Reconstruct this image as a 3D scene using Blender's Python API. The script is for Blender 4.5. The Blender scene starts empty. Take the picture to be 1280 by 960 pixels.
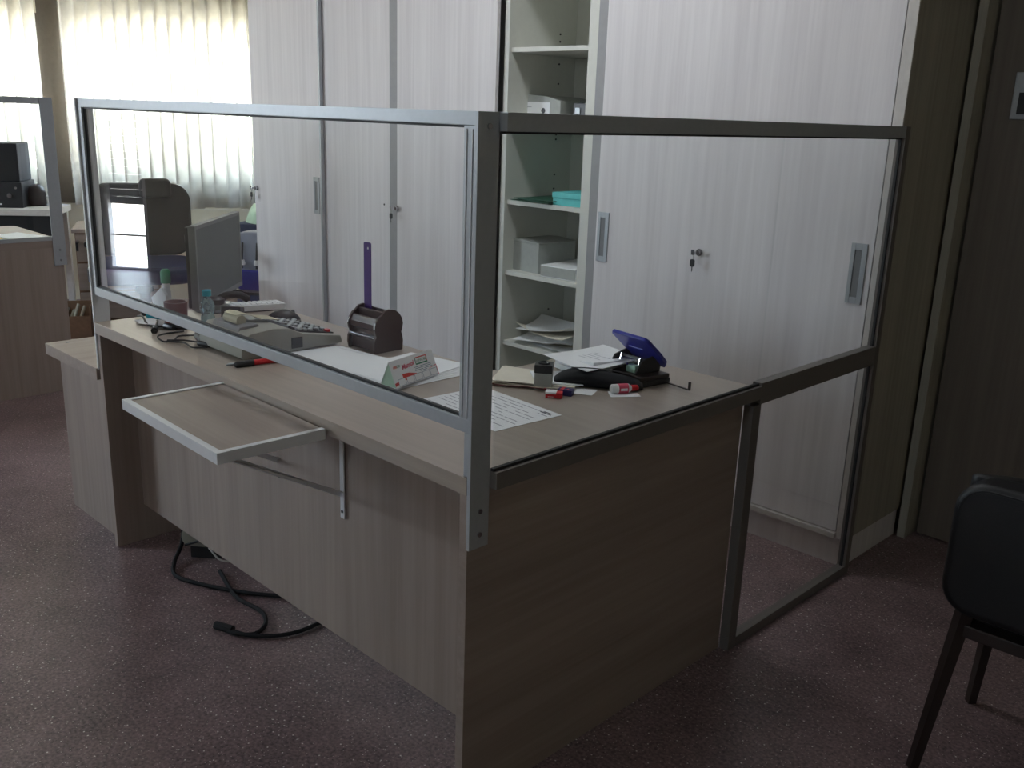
import bpy, bmesh, math, random
from mathutils import Vector, Matrix
random.seed(7)
R = math.radians
SC = bpy.context.scene
COL = SC.collection

# ------------------------------------------------------------------ camera
CAMP = Vector((1.2181, -1.1289, 1.4088))
YAW, PITCH, ROLL, FPX = 0.7769, -0.2767, 0.0343, 1186.95
def cam_axes():
    cy, sy, cp, sp = math.cos(YAW), math.sin(YAW), math.cos(PITCH), math.sin(PITCH)
    f = Vector((-sy*cp, cy*cp, sp)); r = Vector((cy, sy, 0)); u = r.cross(f)
    c, s = math.cos(ROLL), math.sin(ROLL)
    return c*r + s*u, -s*r + c*u, f
CR, CU, CF = cam_axes()
cd = bpy.data.cameras.new('camera'); cam = bpy.data.objects.new('camera', cd); COL.objects.link(cam)
cam.matrix_world = Matrix(((CR.x, CU.x, -CF.x, CAMP.x), (CR.y, CU.y, -CF.y, CAMP.y), (CR.z, CU.z, -CF.z, CAMP.z), (0, 0, 0, 1)))
cd.sensor_fit = 'HORIZONTAL'; cd.sensor_width = 36; cd.lens = 36*FPX/1280; cd.clip_start = 0.05
SC.camera = cam

# ------------------------------------------------------------------ world, daylight, exposure
w = bpy.data.worlds.new('daylight'); SC.world = w; w.use_nodes = True
nt = w.node_tree; nt.nodes.clear()
tc = nt.nodes.new('ShaderNodeTexCoord'); sx = nt.nodes.new('ShaderNodeSeparateXYZ')
cr = nt.nodes.new('ShaderNodeValToRGB'); mr = nt.nodes.new('ShaderNodeMapRange')
bg = nt.nodes.new('ShaderNodeBackground'); wo = nt.nodes.new('ShaderNodeOutputWorld')
nt.links.new(tc.outputs['Generated'], sx.inputs[0]); nt.links.new(sx.outputs['Z'], mr.inputs['Value'])
mr.inputs['From Min'].default_value = -1; mr.inputs['From Max'].default_value = 1
nt.links.new(mr.outputs[0], cr.inputs[0]); nt.links.new(cr.outputs[0], bg.inputs[0]); nt.links.new(bg.outputs[0], wo.inputs[0])
e = cr.color_ramp.elements
e[0].position = 0.0; e[0].color = (.55, .53, .49, 1)
e[1].position = 1.0; e[1].color = (.55, .70, 1.0, 1)
for p, c in ((.47, (.78, .76, .72, 1)), (.52, (.86, .92, 1.0, 1)), (.70, (.68, .83, 1.0, 1))):
    k = e.new(p); k.color = c
bg.inputs['Strength'].default_value = 19.0
SC.view_settings.view_transform = 'Standard'; SC.view_settings.look = 'None'
SC.view_settings.exposure = 1.0; SC.view_settings.gamma = 1.0; SC.view_settings.use_curve_mapping = False
SC.cycles.max_bounces = 14; SC.cycles.diffuse_bounces = 6; SC.cycles.glossy_bounces = 5
SC.cycles.transparent_max_bounces = 16; SC.cycles.transmission_bounces = 8
SC.cycles.caustics_reflective = False; SC.cycles.caustics_refractive = False
SC.cycles.sample_clamp_indirect = 6.0

# room frame: the windows run along U, M points into the room; the counter stands skewed to them
U = Vector((.559, .829, 0)); N = Vector((.829, -.559, 0)); P0 = Vector((-5.86, 1.5, 0))
def W(s, m, z=0): v = P0 + U*s + N*m; return Vector((v.x, v.y, z))
ANG = math.atan2(U.y, U.x)

def portal(c, along, width, height, normal):
    ld = bpy.data.lights.new('window_daylight_portal', 'AREA'); ld.shape = 'RECTANGLE'; ld.size = width; ld.size_y = height
    ld.cycles.is_portal = True
    o = bpy.data.objects.new('window_daylight_portal', ld); COL.objects.link(o)
    zax = -normal.normalized(); xax = along.normalized(); yax = zax.cross(xax)
    o.matrix_world = Matrix(((xax.x, yax.x, zax.x, c.x), (xax.y, yax.y, zax.y, c.y), (xax.z, yax.z, zax.z, c.z), (0, 0, 0, 1)))
SILL, HEAD = .84, 1.96
SL = -3.7                      # where the left side wall meets the window wall
portal(W(.80, -.12, (SILL+HEAD)/2), U, 1.46, HEAD-SILL, N)
portal(W(-1.80, -.12, (SILL+HEAD)/2), U, 3.4, HEAD-SILL, N)
DOOR = (1.055, 1.51); WIN = (2.2, 3.5)   # added unseen door and window in the left side wall (distance from window wall)
portal(W(SL-.12, sum(DOOR)/2, .30), N, DOOR[1]-DOOR[0], .56, U)
portal(W(SL-.12, sum(WIN)/2, 2.05), N, WIN[1]-WIN[0], 1.1, U)

# ------------------------------------------------------------------ materials
def new_mat(name):
    m = bpy.data.materials.new(name); m.use_nodes = True
    return m, m.node_tree, m.node_tree.nodes['Principled BSDF']
def lin(r, g, b):
    f = lambda c: (c/255/12.92) if c/255 <= .04045 else ((c/255+.055)/1.055)**2.4
    return (f(r), f(g), f(b), 1)
def pbr(name, col, rough=.5, metal=0.0, vary=.06, scale=40, bump=0.0, spec=.5, coat=0.0):
    m, t, b = new_mat(name)
    tcn = t.nodes.new('ShaderNodeTexCoord'); nz = t.nodes.new('ShaderNodeTexNoise'); nz.inputs['Scale'].default_value = scale
    nz.inputs['Detail'].default_value = 3
    t.links.new(tcn.outputs['Object'], nz.inputs['Vector'])
    rp = t.nodes.new('ShaderNodeValToRGB'); t.links.new(nz.outputs['Fac'], rp.inputs[0])
    rp.color_ramp.elements[0].position = .3; rp.color_ramp.elements[1].position = .7
    rp.color_ramp.elements[0].color = tuple(c*(1-vary) for c in col[:3])+(1,)
    rp.color_ramp.elements[1].color = tuple(min(1, c*(1+vary)) for c in col[:3])+(1,)
    t.links.new(rp.outputs[0], b.inputs['Base Color'])
    b.inputs['Roughness'].default_value = rough; b.inputs['Metallic'].default_value = metal
    b.inputs['Specular IOR Level'].default_value = spec; b.inputs['Coat Weight'].default_value = coat
    if bump:
        bp = t.nodes.new('ShaderNodeBump'); bp.inputs['Strength'].default_value = bump; bp.inputs['Distance'].default_value = .002
        t.links.new(nz.outputs['Fac'], bp.inputs['Height']); t.links.new(bp.outputs[0], b.inputs['Normal'])
    return m
def laminate(name, light, dark, axis, rough=.42, fine=55, coarse=9, contrast=(.35, .68)):
    """wood-print laminate, grain stretched along one axis of the object"""
    m, t, b = new_mat(name)
    tcn = t.nodes.new('ShaderNodeTexCoord')
    def stretched(s, l):
        mp = t.nodes.new('ShaderNodeMapping'); sc = [s, s, s]; sc['xyz'.index(axis)] = l
        mp.inputs['Scale'].default_value = sc; t.links.new(tcn.outputs['Object'], mp.inputs['Vector'])
        n = t.nodes.new('ShaderNodeTexNoise'); n.inputs['Scale'].default_value = 1; n.inputs['Detail'].default_value = 5
        n.inputs['Roughness'].default_value = .6; n.inputs['Distortion'].default_value = .25
        t.links.new(mp.outputs[0], n.inputs['Vector']); return n
    a, c = stretched(fine, 1.6), stretched(coarse, .5)
    ad = t.nodes.new('ShaderNodeMath'); ad.operation = 'MULTIPLY_ADD'; ad.inputs[1].default_value = .45
    sc2 = t.nodes.new('ShaderNodeMath'); sc2.operation = 'MULTIPLY'; sc2.inputs[1].default_value = .55
    t.links.new(c.outputs['Fac'], sc2.inputs[0]); t.links.new(a.outputs['Fac'], ad.inputs[0]); t.links.new(sc2.outputs[0], ad.inputs[2])
    rp = t.nodes.new('ShaderNodeValToRGB'); rp.color_ramp.elements[0].position = contrast[0]; rp.color_ramp.elements[1].position = contrast[1]
    rp.color_ramp.elements[0].color = dark; rp.color_ramp.elements[1].color = light
    t.links.new(ad.outputs[0], rp.inputs[0]); t.links.new(rp.outputs[0], b.inputs['Base Color'])
    b.inputs['Roughness'].default_value = rough
    bp = t.nodes.new('ShaderNodeBump'); bp.inputs['Strength'].default_value = .12; bp.inputs['Distance'].default_value = .0006
    t.links.new(a.outputs['Fac'], bp.inputs['Height']); t.links.new(bp.outputs[0], b.inputs['Normal'])
    return m
def terrazzo(name):
    m, t, b = new_mat(name)
    g = t.nodes.new('ShaderNodeNewGeometry')
    n = t.nodes.new('ShaderNodeTexNoise'); n.inputs['Scale'].default_value = 3.0; n.inputs['Detail'].default_value = 6; n.inputs['Roughness'].default_value = .75
    n2 = t.nodes.new('ShaderNodeTexNoise'); n2.inputs['Scale'].default_value = 120.0; n2.inputs['Detail'].default_value = 3
    t.links.new(g.outputs['Position'], n.inputs['Vector']); t.links.new(g.outputs['Position'], n2.inputs['Vector'])
    mx = t.nodes.new('ShaderNodeMath'); mx.operation = 'MULTIPLY_ADD'; mx.inputs[1].default_value = .45
    h = t.nodes.new('ShaderNodeMath'); h.operation = 'MULTIPLY'; h.inputs[1].default_value = .55
    t.links.new(n2.outputs['Fac'], h.inputs[0]); t.links.new(n.outputs['Fac'], mx.inputs[0]); t.links.new(h.outputs[0], mx.inputs[2])
    rp = t.nodes.new('ShaderNodeValToRGB'); el = rp.color_ramp.elements
    el[0].position = .36; el[0].color = lin(76, 61, 64); el[1].position = .66; el[1].color = lin(156, 133, 134)
    t.links.new(mx.outputs[0], rp.inputs[0])
    col = rp.outputs[0]
    oi = t.nodes.new('ShaderNodeObjectInfo')
    hv = t.nodes.new('ShaderNodeHueSaturation'); mrr = t.nodes.new('ShaderNodeMapRange'); mrr.inputs['To Min'].default_value = .95; mrr.inputs['To Max'].default_value = 1.05
    t.links.new(oi.outputs['Random'], mrr.inputs['Value']); t.links.new(mrr.outputs[0], hv.inputs['Value']); t.links.new(col, hv.inputs['Color']); col = hv.outputs[0]
    for sc, lo, hi, c, amt in ((105, .10, .16, lin(214, 202, 196), .8), (48, .07, .11, lin(240, 234, 228), .95), (80, .09, .14, lin(30, 20, 22), .7)):
        v = t.nodes.new('ShaderNodeTexVoronoi'); v.voronoi_dimensions = '2D'; v.inputs['Scale'].default_value = sc
        t.links.new(g.outputs['Position'], v.inputs['Vector'])
        q = t.nodes.new('ShaderNodeMapRange'); q.inputs['From Min'].default_value = lo; q.inputs['From Max'].default_value = hi
        q.inputs['To Min'].default_value = amt; q.inputs['To Max'].default_value = 0
        t.links.new(v.outputs['Distance'], q.inputs['Value'])
        # only some of the cells carry a chip
        gt = t.nodes.new('ShaderNodeMath'); gt.operation = 'GREATER_THAN'; gt.inputs[1].default_value = .80
        sp = t.nodes.new('ShaderNodeSeparateColor'); t.links.new(v.outputs['Color'], sp.inputs[0]); t.links.new(sp.outputs[0], gt.inputs[0])
        ml = t.nodes.new('ShaderNodeMath'); ml.operation = 'MULTIPLY'; t.links.new(q.outputs[0], ml.inputs[0]); t.links.new(gt.outputs[0], ml.inputs[1])
        mi = t.nodes.new('ShaderNodeMix'); mi.data_type = 'RGBA'; mi.inputs['B'].default_value = c
        t.links.new(ml.outputs[0], mi.inputs['Factor']); t.links.new(col, mi.inputs['A']); col = mi.outputs['Result']
    t.links.new(col, b.inputs['Base Color'])
    r = t.nodes.new('ShaderNodeMapRange'); r.inputs['To Min'].default_value = .26; r.inputs['To Max'].default_value = .42
    t.links.new(n.outputs['Fac'], r.inputs['Value']); t.links.new(r.outputs[0], b.inputs['Roughness'])
    return m
def glass(name, tint=(.965, .975, .975, 1), ior=1.5):
    m, t, b = new_mat(name); t.nodes.remove(b)
    out = t.nodes['Material Output']
    tr = t.nodes.new('ShaderNodeBsdfTransparent'); tr.inputs[0].default_value = tint
    gl = t.nodes.new('ShaderNodeBsdfGlossy'); gl.inputs['Roughness'].default_value = .0; gl.inputs[0].default_value = (1, 1, 1, 1)
    fr = t.nodes.new('ShaderNodeFresnel'); fr.inputs['IOR'].default_value = ior
    ge = t.nodes.new('ShaderNodeNewGeometry')
    inv = t.nodes.new('ShaderNodeMath'); inv.operation = 'SUBTRACT'; inv.inputs[0].default_value = 1; t.links.new(ge.outputs['Backfacing'], inv.inputs[1])
    ml = t.nodes.new('ShaderNodeMath'); ml.operation = 'MULTIPLY'; t.links.new(fr.outputs[0], ml.inputs[0]); t.links.new(inv.outputs[0], ml.inputs[1])
    mx = t.nodes.new('ShaderNodeMixShader'); t.links.new(ml.outputs[0], mx.inputs[0]); t.links.new(tr.outputs[0], mx.inputs[1]); t.links.new(gl.outputs[0], mx.inputs[2])
    t.links.new(mx.outputs[0], out.inputs[0]); return m
def translucent(name, col, amount=.6, scale=14):
    m, t, b = new_mat(name); t.nodes.remove(b); out = t.nodes['Material Output']
    tcn = t.nodes.new('ShaderNodeTexCoord'); nz = t.nodes.new('ShaderNodeTexNoise'); nz.inputs['Scale'].default_value = scale; nz.inputs['Detail'].default_value = 5
    g = t.nodes.new('ShaderNodeNewGeometry'); t.links.new(g.outputs['Position'], nz.inputs['Vector'])
    rp = t.nodes.new('ShaderNodeValToRGB'); rp.color_ramp.elements[0].position = .35; rp.color_ramp.elements[1].position = .65
    rp.color_ramp.elements[0].color = tuple(c*.86 for c in col[:3])+(1,); rp.color_ramp.elements[1].color = col
    t.links.new(nz.outputs['Fac'], rp.inputs[0])
    d = t.nodes.new('ShaderNodeBsdfDiffuse'); tl = t.nodes.new('ShaderNodeBsdfTranslucent'); mx = t.nodes.new('ShaderNodeMixShader'); mx.inputs[0].default_value = amount
    t.links.new(rp.outputs[0], d.inputs[0]); t.links.new(rp.outputs[0], tl.inputs[0])
    t.links.new(d.outputs[0], mx.inputs[1]); t.links.new(tl.outputs[0], mx.inputs[2]); t.links.new(mx.outputs[0], out.inputs[0]); return m
def plastic_clear(name, col, rough=.08, trans=.85):
    m, t, b = new_mat(name); b.inputs['Base Color'].default_value = col; b.inputs['Roughness'].default_value = rough
    b.inputs['Transmission Weight'].default_value = trans; b.inputs['IOR'].default_value = 1.35; return m

OAK_L, OAK_D = lin(160, 146, 137), lin(134, 120, 112)
WASH_L, WASH_D = lin(230, 227, 229), lin(205, 201, 204)
M = dict(
    oak_x=laminate('grey_oak_laminate_lengthwise', OAK_L, OAK_D, 'x'),
    oak_y=laminate('grey_oak_laminate_crosswise', OAK_L, OAK_D, 'y'),
    oak_z=laminate('grey_oak_laminate_upright', OAK_L, OAK_D, 'z'),
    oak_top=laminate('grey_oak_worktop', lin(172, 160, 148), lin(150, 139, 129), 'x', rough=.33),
    edge=pbr('pale_edge_band', lin(198, 194, 190), .45),
    wash=laminate('whitewashed_wood_laminate', WASH_L, WASH_D, 'z', rough=.5, fine=60, coarse=13, contrast=(.30, .70)),
    wash_dk=laminate('whitewashed_wood_shaded', lin(176, 172, 160), lin(146, 142, 130), 'z', rough=.5, fine=60),  # darker copy of the whitewashed laminate, shade of the turned-away side in its colour
    carcass=pbr('white_melamine', lin(214, 215, 208), .5, vary=.02),
    filler=pbr('grey_filler_board', lin(150, 150, 152), .5, vary=.04),
    alu=pbr('brushed_aluminium', lin(172, 177, 182), .40, .35, vary=.03, scale=90),
    alu_white=pbr('white_lacquered_aluminium', lin(214, 216, 220), .4, .0, vary=.02),
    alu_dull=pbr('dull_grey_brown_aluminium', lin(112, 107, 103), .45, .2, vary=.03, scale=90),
    chrome=pbr('chromed_steel', lin(200, 200, 205), .15, 1.0, vary=.02),
    gasket=pbr('black_rubber_gasket', lin(30, 30, 32), .6),
    glass=glass('screen_glass'),
    winglass=glass('window_glass', (.96, .98, .98, 1), 1.5),
    black=pbr('black_plastic', lin(32, 32, 35), .38),
    blackmatt=pbr('black_matt_fabric', lin(20, 20, 24), .85, bump=.3, scale=300),
    leather=pbr('black_leatherette', lin(17, 17, 21), .48, bump=.25, scale=220),
    darkwood=pbr('dark_stained_legs', lin(42, 32, 30), .4),
    tile=terrazzo('red_brown_terrazzo'), grout=pbr('dark_grout', lin(80, 62, 64), .8),
    wall=pbr('cream_wall_paint', lin(226, 222, 205), .8, vary=.03, scale=6, bump=.05),
    wall_dk=pbr('taupe_wall_paint', lin(150, 143, 134), .8, vary=.03, scale=6),
    pier=pbr('pier_wall_in_shade', lin(98, 90, 80), .7),  # wall pier between the windows, its backlit shade put into the colour
    ceil=pbr('ceiling_paint', lin(240, 239, 235), .9),
    brown_door=laminate('brown_grey_door_laminate', lin(120, 110, 100), lin(98, 89, 80), 'z'),
    blind=translucent('cream_blind_fabric', (.86, .835, .77, 1), .50),
    paper=pbr('white_paper', lin(238, 240, 243), .75, vary=.01),
    cream=pbr('cream_paper', lin(226, 220, 205), .8, vary=.04, scale=25),
    ink=pbr('grey_ink', lin(158, 160, 172), .8), inkdk=pbr('dark_ink', lin(60, 60, 70), .8),
    red=pbr('red_plastic', lin(200, 30, 38), .35), redprint=pbr('red_print', lin(214, 60, 48), .6), pink=pbr('pink_red_print', lin(214, 84, 110), .6),
    green=pbr('green_print', lin(48, 132, 100), .6), blueprint=pbr('blue_print', lin(110, 134, 160), .7),
    blue=pbr('royal_blue_plastic', lin(38, 44, 150), .35), dkblue=pbr('dark_blue_card', lin(40, 34, 96), .5),
    purple=pbr('violet_plastic', lin(74, 46, 122), .3), brown=pbr('dark_brown_plastic', lin(66, 50, 48), .32, coat=.15),
    beige=pbr('warm_grey_beige_plastic', lin(150, 150, 140), .5, vary=.03), grey=pbr('mid_grey_plastic', lin(120, 122, 124), .5),
    screen=pbr('switched_off_screen', lin(74, 80, 84), .42, spec=.6),
    keys_l=pbr('pale_keys', lin(170, 176, 178), .5), keys_d=pbr('dark_keys', lin(48, 46, 50), .5),
    teal=pbr('teal_card', lin(96, 200, 200), .55), teal_dk=pbr('dark_teal_plastic', lin(30, 150, 168), .4), dkgreen=pbr('dark_green_card', lin(38, 84, 66), .6),
    green_pl=pbr('bottle_green_plastic', lin(24, 70, 52), .35), yellow=pbr('yellow_paper', lin(232, 200, 110), .75), mint=pbr('mint_paper', lin(186, 222, 204), .75),
    card=pbr('brown_cardboard', lin(128, 100, 78), .85, vary=.1), clear=plastic_clear('clear_plastic', (.9, .97, 1, 1)),
    clearblue=plastic_clear('pale_blue_plastic', (.55, .82, .92, 1)), tape=pbr('yellowed_paper_roll', lin(190, 184, 156), .7, vary=.06),
    tan=pbr('tan_check_cloth', lin(176, 152, 104), .9, vary=.35, scale=26), bluegrey=pbr('grey_blue_cloth', lin(120, 132, 168), .9), navy=pbr('navy_cloth', lin(38, 48, 80), .9),
    greybag=pbr('grey_blue_nylon', lin(128, 134, 150), .6, vary=.12, scale=18), bag=pbr('pale_green_bag', lin(176, 206, 178), .4, vary=.15, scale=20),
    maroon=pbr('maroon_glaze', lin(96, 34, 36), .3), copy=pbr('grey_carton', lin(168, 172, 168), .7), cushion=pbr('blue_seat_leatherette', lin(34, 44, 84), .35, bump=.2, scale=200),
)

# ------------------------------------------------------------------ mesh helpers
def box(bm, x0, x1, y0, y1, z0, z1):
    v = [bm.verts.new((x, y, z)) for x in (x0, x1) for y in (y0, y1) for z in (z0, z1)]
    for f in ((0, 1, 3, 2), (4, 6, 7, 5), (0, 4, 5, 1), (2, 3, 7, 6), (0, 2, 6, 4), (1, 5, 7, 3)): bm.faces.new([v[i] for i in f])
def prism(bm, pts, axis, a, b):
    """polygon pts (in the two other axes, cyclic order x,y,z) extruded along axis from a to b"""
    def P(p, t):
        if axis == 'x': return (t, p[0], p[1])
        if axis == 'y': return (p[0], t, p[1])
        return (p[0], p[1], t)
    A = [bm.verts.new(P(p, a)) for p in pts]; B = [bm.verts.new(P(p, b)) for p in pts]; n = len(pts)
    bm.faces.new(A); bm.faces.new(B[::-1])
    for i in range(n): bm.faces.new((A[i], B[i], B[(i+1) % n], A[(i+1) % n]))
def tube(bm, pts, r, n=8, closed=False, radii=None):
    pts = [Vector(p) for p in pts]; rings = []; up = None
    for i, p in enumerate(pts):
        d = (pts[min(i+1, len(pts)-1)] - pts[max(i-1, 0)]).normalized()
        a = (up if up is not None else (Vector((0, 0, 1)) if abs(d.z) < .9 else Vector((1, 0, 0))))
        x = a - d*a.dot(d)
        if x.length < 1e-4: x = Vector((1, 0, 0)) - d*d.x
        x.normalize(); y = d.cross(x); up = x; rr = radii[i] if radii else r
        rings.append([bm.verts.new(p + x*rr*math.cos(2*math.pi*k/n) + y*rr*math.sin(2*math.pi*k/n)) for k in range(n)])
    for i in range(len(rings)-1):
        for k in range(n): bm.faces.new((rings[i][k], rings[i][(k+1) % n], rings[i+1][(k+1) % n], rings[i+1][k]))
    bm.faces.new(rings[0][::-1]); bm.faces.new(rings[-1])
def curve(pts, k=6):
    """Catmull-Rom through the points"""
    P = [Vector(p) for p in pts]; P = [2*P[0]-P[1]] + P + [2*P[-1]-P[-2]]; out = []
    for i in range(1, len(P)-2):
        for j in range(k):
            t = j/k; out.append(.5*((2*P[i]) + (P[i+1]-P[i-1])*t + (2*P[i-1]-5*P[i]+4*P[i+1]-P[i+2])*t*t + (3*P[i]-P[i-1]-3*P[i+1]+P[i+2])*t**3))
    out.append(P[-2]); return out
def lathe(bm, prof, c=(0, 0, 0), n=24, sx=1, sy=1):
    rings = []
    for r, z in prof: rings.append([bm.verts.new((c[0]+sx*r*math.cos(2*math.pi*k/n), c[1]+sy*r*math.sin(2*math.pi*k/n), c[2]+z)) for k in range(n)])
    for i in range(len(rings)-1):
        for k in range(n): bm.faces.new((rings[i][k], rings[i][(k+1) % n], rings[i+1][(k+1) % n], rings[i+1][k]))
    bm.faces.new(rings[0][::-1]); bm.faces.new(rings[-1])
def rrect(w, h, r, n=5, cx=0, cy=0):
    o = []
    for (sx, sy, a0) in ((1, 1, 0), (-1, 1, 90), (-1, -1, 180), (1, -1, 270)):
        for k in range(n+1):
            a = R(a0+90*k/n); o.append((cx+sx*(w/2-r)+r*math.cos(a), cy+sy*(h/2-r)+r*math.sin(a)))
    return o
def sheet(bm, c, w, d, rot, z, wave=0.0, nx=8, ny=8, th=.0006, seed=0):
    """a sheet of paper: slightly curled slab"""
    rn = random.Random(seed); ph = rn.random()*6; ca, sa = math.cos(rot), math.sin(rot); T = []; B = []
    for i in range(nx+1):
        rt, rb = [], []
        for j in range(ny+1):
            x, y = (i/nx-.5)*w, (j/ny-.5)*d
            h = z + wave*(.5+.5*math.sin(ph+3.1*i/nx+2.2*j/ny))*((abs(i/nx-.5)*2)**2+(abs(j/ny-.5)*2)**2)*.5
            X, Y = c[0]+x*ca-y*sa, c[1]+x*sa+y*ca
            rt.append(bm.verts.new((X, Y, h+th))); rb.append(bm.verts.new((X, Y, h)))
        T.append(rt); B.append(rb)
    for i in range(nx):
        for j in range(ny):
            bm.faces.new((T[i][j], T[i+1][j], T[i+1][j+1], T[i][j+1])); bm.faces.new((B[i][j], B[i][j+1], B[i+1][j+1], B[i+1][j]))
    for i in range(nx):
        bm.faces.new((T[i][0], B[i][0], B[i+1][0], T[i+1][0])); bm.faces.new((T[i][ny], T[i+1][ny], B[i+1][ny], B[i][ny]))
    for j in range(ny):
        bm.faces.new((T[0][j], T[0][j+1], B[0][j+1], B[0][j])); bm.faces.new((T[nx][j], B[nx][j], B[nx][j+1], T[nx][j+1]))
MW = {}
def finish(name, bm, mat, parent, bev, smooth, world, seg=2, mods=None):
    bmesh.ops.recalc_face_normals(bm, faces=bm.faces)
    if bev: 
        es = [e for e in bm.edges if len(e.link_faces) == 2 and e.calc_face_angle(0) > R(35)]
        bmesh.ops.bevel(bm, geom=es, offset=bev, segments=seg, profile=.7, affect='EDGES', clamp_overlap=True)
    me = bpy.data.meshes.new(name); bm.to_mesh(me); bm.free()
    if world and parent is not None: me.transform(MW[parent.name].inverted())
    me.materials.append(mat)
    if smooth: me.shade_smooth(); me.set_sharp_from_angle(angle=R(smooth if smooth > 1 else 35))
    o = bpy.data.objects.new(name, me); COL.objects.link(o)
    if parent is not None: o.parent = parent; MW[o.name] = MW[parent.name]
    else: MW[o.name] = Matrix.Identity(4)
    return o
def thing(name, label, cat, loc=(0, 0, 0), rotz=0, group=None):
    o = bpy.data.objects.new(name, None); COL.objects.link(o); o.empty_display_size = .05
    o.location = loc; o.rotation_euler = (0, 0, rotz); o['label'] = label; o['category'] = cat
    if group: o['group'] = group
    MW[o.name] = Matrix.Translation(Vector(loc)) @ Matrix.Rotation(rotz, 4, 'Z'); return o
def pw(name, mat, parent, build, bev=0, smooth=0, seg=2):      # part built in world coordinates
    bm = bmesh.new(); build(bm); return finish(name, bm, M[mat], parent, bev, smooth, True, seg)
def pl(name, mat, parent, build, bev=0, smooth=0, seg=2):      # part built in the thing's own coordinates
    bm = bmesh.new(); build(bm); return finish(name, bm, M[mat], parent, bev, smooth, False, seg)
def single(name, label, cat, mat, build, loc=(0, 0, 0), rotz=0, bev=0, smooth=0, group=None):
    bm = bmesh.new(); build(bm); o = finish(name, bm, M[mat], None, bev, smooth, False)
    o.location = loc; o.rotation_euler = (0, 0, rotz); o['label'] = label; o['category'] = cat
    if group: o['group'] = group
    MW[o.name] = Matrix.Translation(Vector(loc)) @ Matrix.Rotation(rotz, 4, 'Z'); return o
def B(*a): return lambda bm: box(bm, *a)
def BB(*boxes): return lambda bm: [box(bm, *a) for a in boxes]
def struct(name, mat, build, bev=0, parent=None, loc=(0, 0, 0), rotz=0):
    bm = bmesh.new(); build(bm); o = finish(name, bm, M[mat], parent, bev, 0, False)
    if parent is None: o['kind'] = 'structure'; o.location = loc; o.rotation_euler = (0, 0, rotz); MW[o.name] = Matrix.Translation(Vector(loc)) @ Matrix.Rotation(rotz, 4, 'Z')
    return o
def text(name, body, size, mat, parent, mtx, extrude=.0001, shear=0.0, bold=0.0):
    """lettering as a flat mesh; mtx places it in the parent's own space"""
    cu = bpy.data.curves.new('lettering', 'FONT'); cu.body = body; cu.size = size; cu.extrude = extrude; cu.shear = shear; cu.align_x = 'LEFT'; cu.offset = bold
    cu.resolution_u = 2
    ob = bpy.data.objects.new('lettering', cu); COL.objects.link(ob)
    dg = bpy.context.evaluated_depsgraph_get(); me = bpy.data.meshes.new_from_object(ob.evaluated_get(dg))
    bpy.data.objects.remove(ob); bpy.data.curves.remove(cu)
    me.name = name; me.transform(mtx); me.materials.clear(); me.materials.append(M[mat])
    o = bpy.data.objects.new(name, me); COL.objects.link(o); o.parent = parent; MW[o.name] = MW[parent.name]; return o

# ------------------------------------------------------------------ room shell (built in the skewed room frame: local x along windows, local y = into the room)
H = 2.85
RM = Matrix(((U.x, N.x, 0, P0.x), (U.y, N.y, 0, P0.y), (0, 0, 1, 0), (0, 0, 0, 1)))   # (s, m, z) -> world
def room(name, mat, boxes, parent=None, bev=0):
    bm = bmesh.new()
    for a in boxes: box(bm, *a)
    bm.transform(RM)
    o = finish(name, bm, M[mat], parent, bev, 0, parent is not None)
    if parent is None: o['kind'] = 'structure'
    return o
A0, A1 = .07, 1.53        # window nearest the cupboards
B0, B1 = -3.5, -.10
S_END = 3.86
T = .16
room('wall_left', 'wall', [(SL-T, S_END, -T, 0, 0, SILL), (SL-T, S_END, -T, 0, HEAD, H), (SL-T, B0, -T, 0, SILL, HEAD), (A1, S_END, -T, 0, SILL, HEAD)])
room('trim_1', 'pier', [(B1, A0, -T, .012, SILL, HEAD), (B1+.015, A0-.02, .0, .035, .70, H)])
DZ = 2.06; WZ0, WZ1 = 1.50, 2.60
wf = [(SL-T, SL, 0, DOOR[0], 0, H), (SL-T, SL, DOOR[1], WIN[0], 0, H), (SL-T, SL, WIN[1], 7.10, 0, H), (SL-T, SL, DOOR[0], DOOR[1], DZ, H),
      (SL-T, SL, WIN[0], WIN[1], 0, WZ0), (SL-T, SL, WIN[0], WIN[1], WZ1, H)]
room('wall_front_left', 'wall_dk', wf)
struct('wall_back', 'wall_dk', BB((-3.86, 3.36, 2.20, 2.36, 0, H)))
struct('wall_back_left', 'wall', BB((-3.86, -3.70, 2.36, 4.86, 0, H)))
struct('wall_right', 'wall', BB((3.2, 3.36, -5.6, 2.20, 0, H)))
FX0, FX1 = .2, .52
struct('wall_front', 'wall', BB((-2.2, 3.2, -5.66, -5.5, 0, 1.5), (-2.2, 3.2, -5.66, -5.5, 2.6, H), (-2.2, FX0, -5.66, -5.5, 1.5, 2.6), (FX1, 3.2, -5.66, -5.5, 1.5, 2.6)))
w4 = struct('fill_window_front', 'alu_white', BB((FX0, FX1, -5.62, -5.56, 1.5, 1.55), (FX0, FX1, -5.62, -5.56, 2.55, 2.6), (FX0, FX0+.05, -5.62, -5.56, 1.55, 2.55), (FX1-.05, FX1, -5.62, -5.56, 1.55, 2.55)))  # unseen window added as fill for the right-facing sides
struct('pane', 'winglass', B(FX0+.05, FX1-.05, -5.592, -5.588, 1.55, 2.55), parent=w4)
portal(Vector(((FX0+FX1)/2, -5.62, 2.05)), Vector((1, 0, 0)), FX1-FX0, 1.1, Vector((0, 1, 0)))
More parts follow.
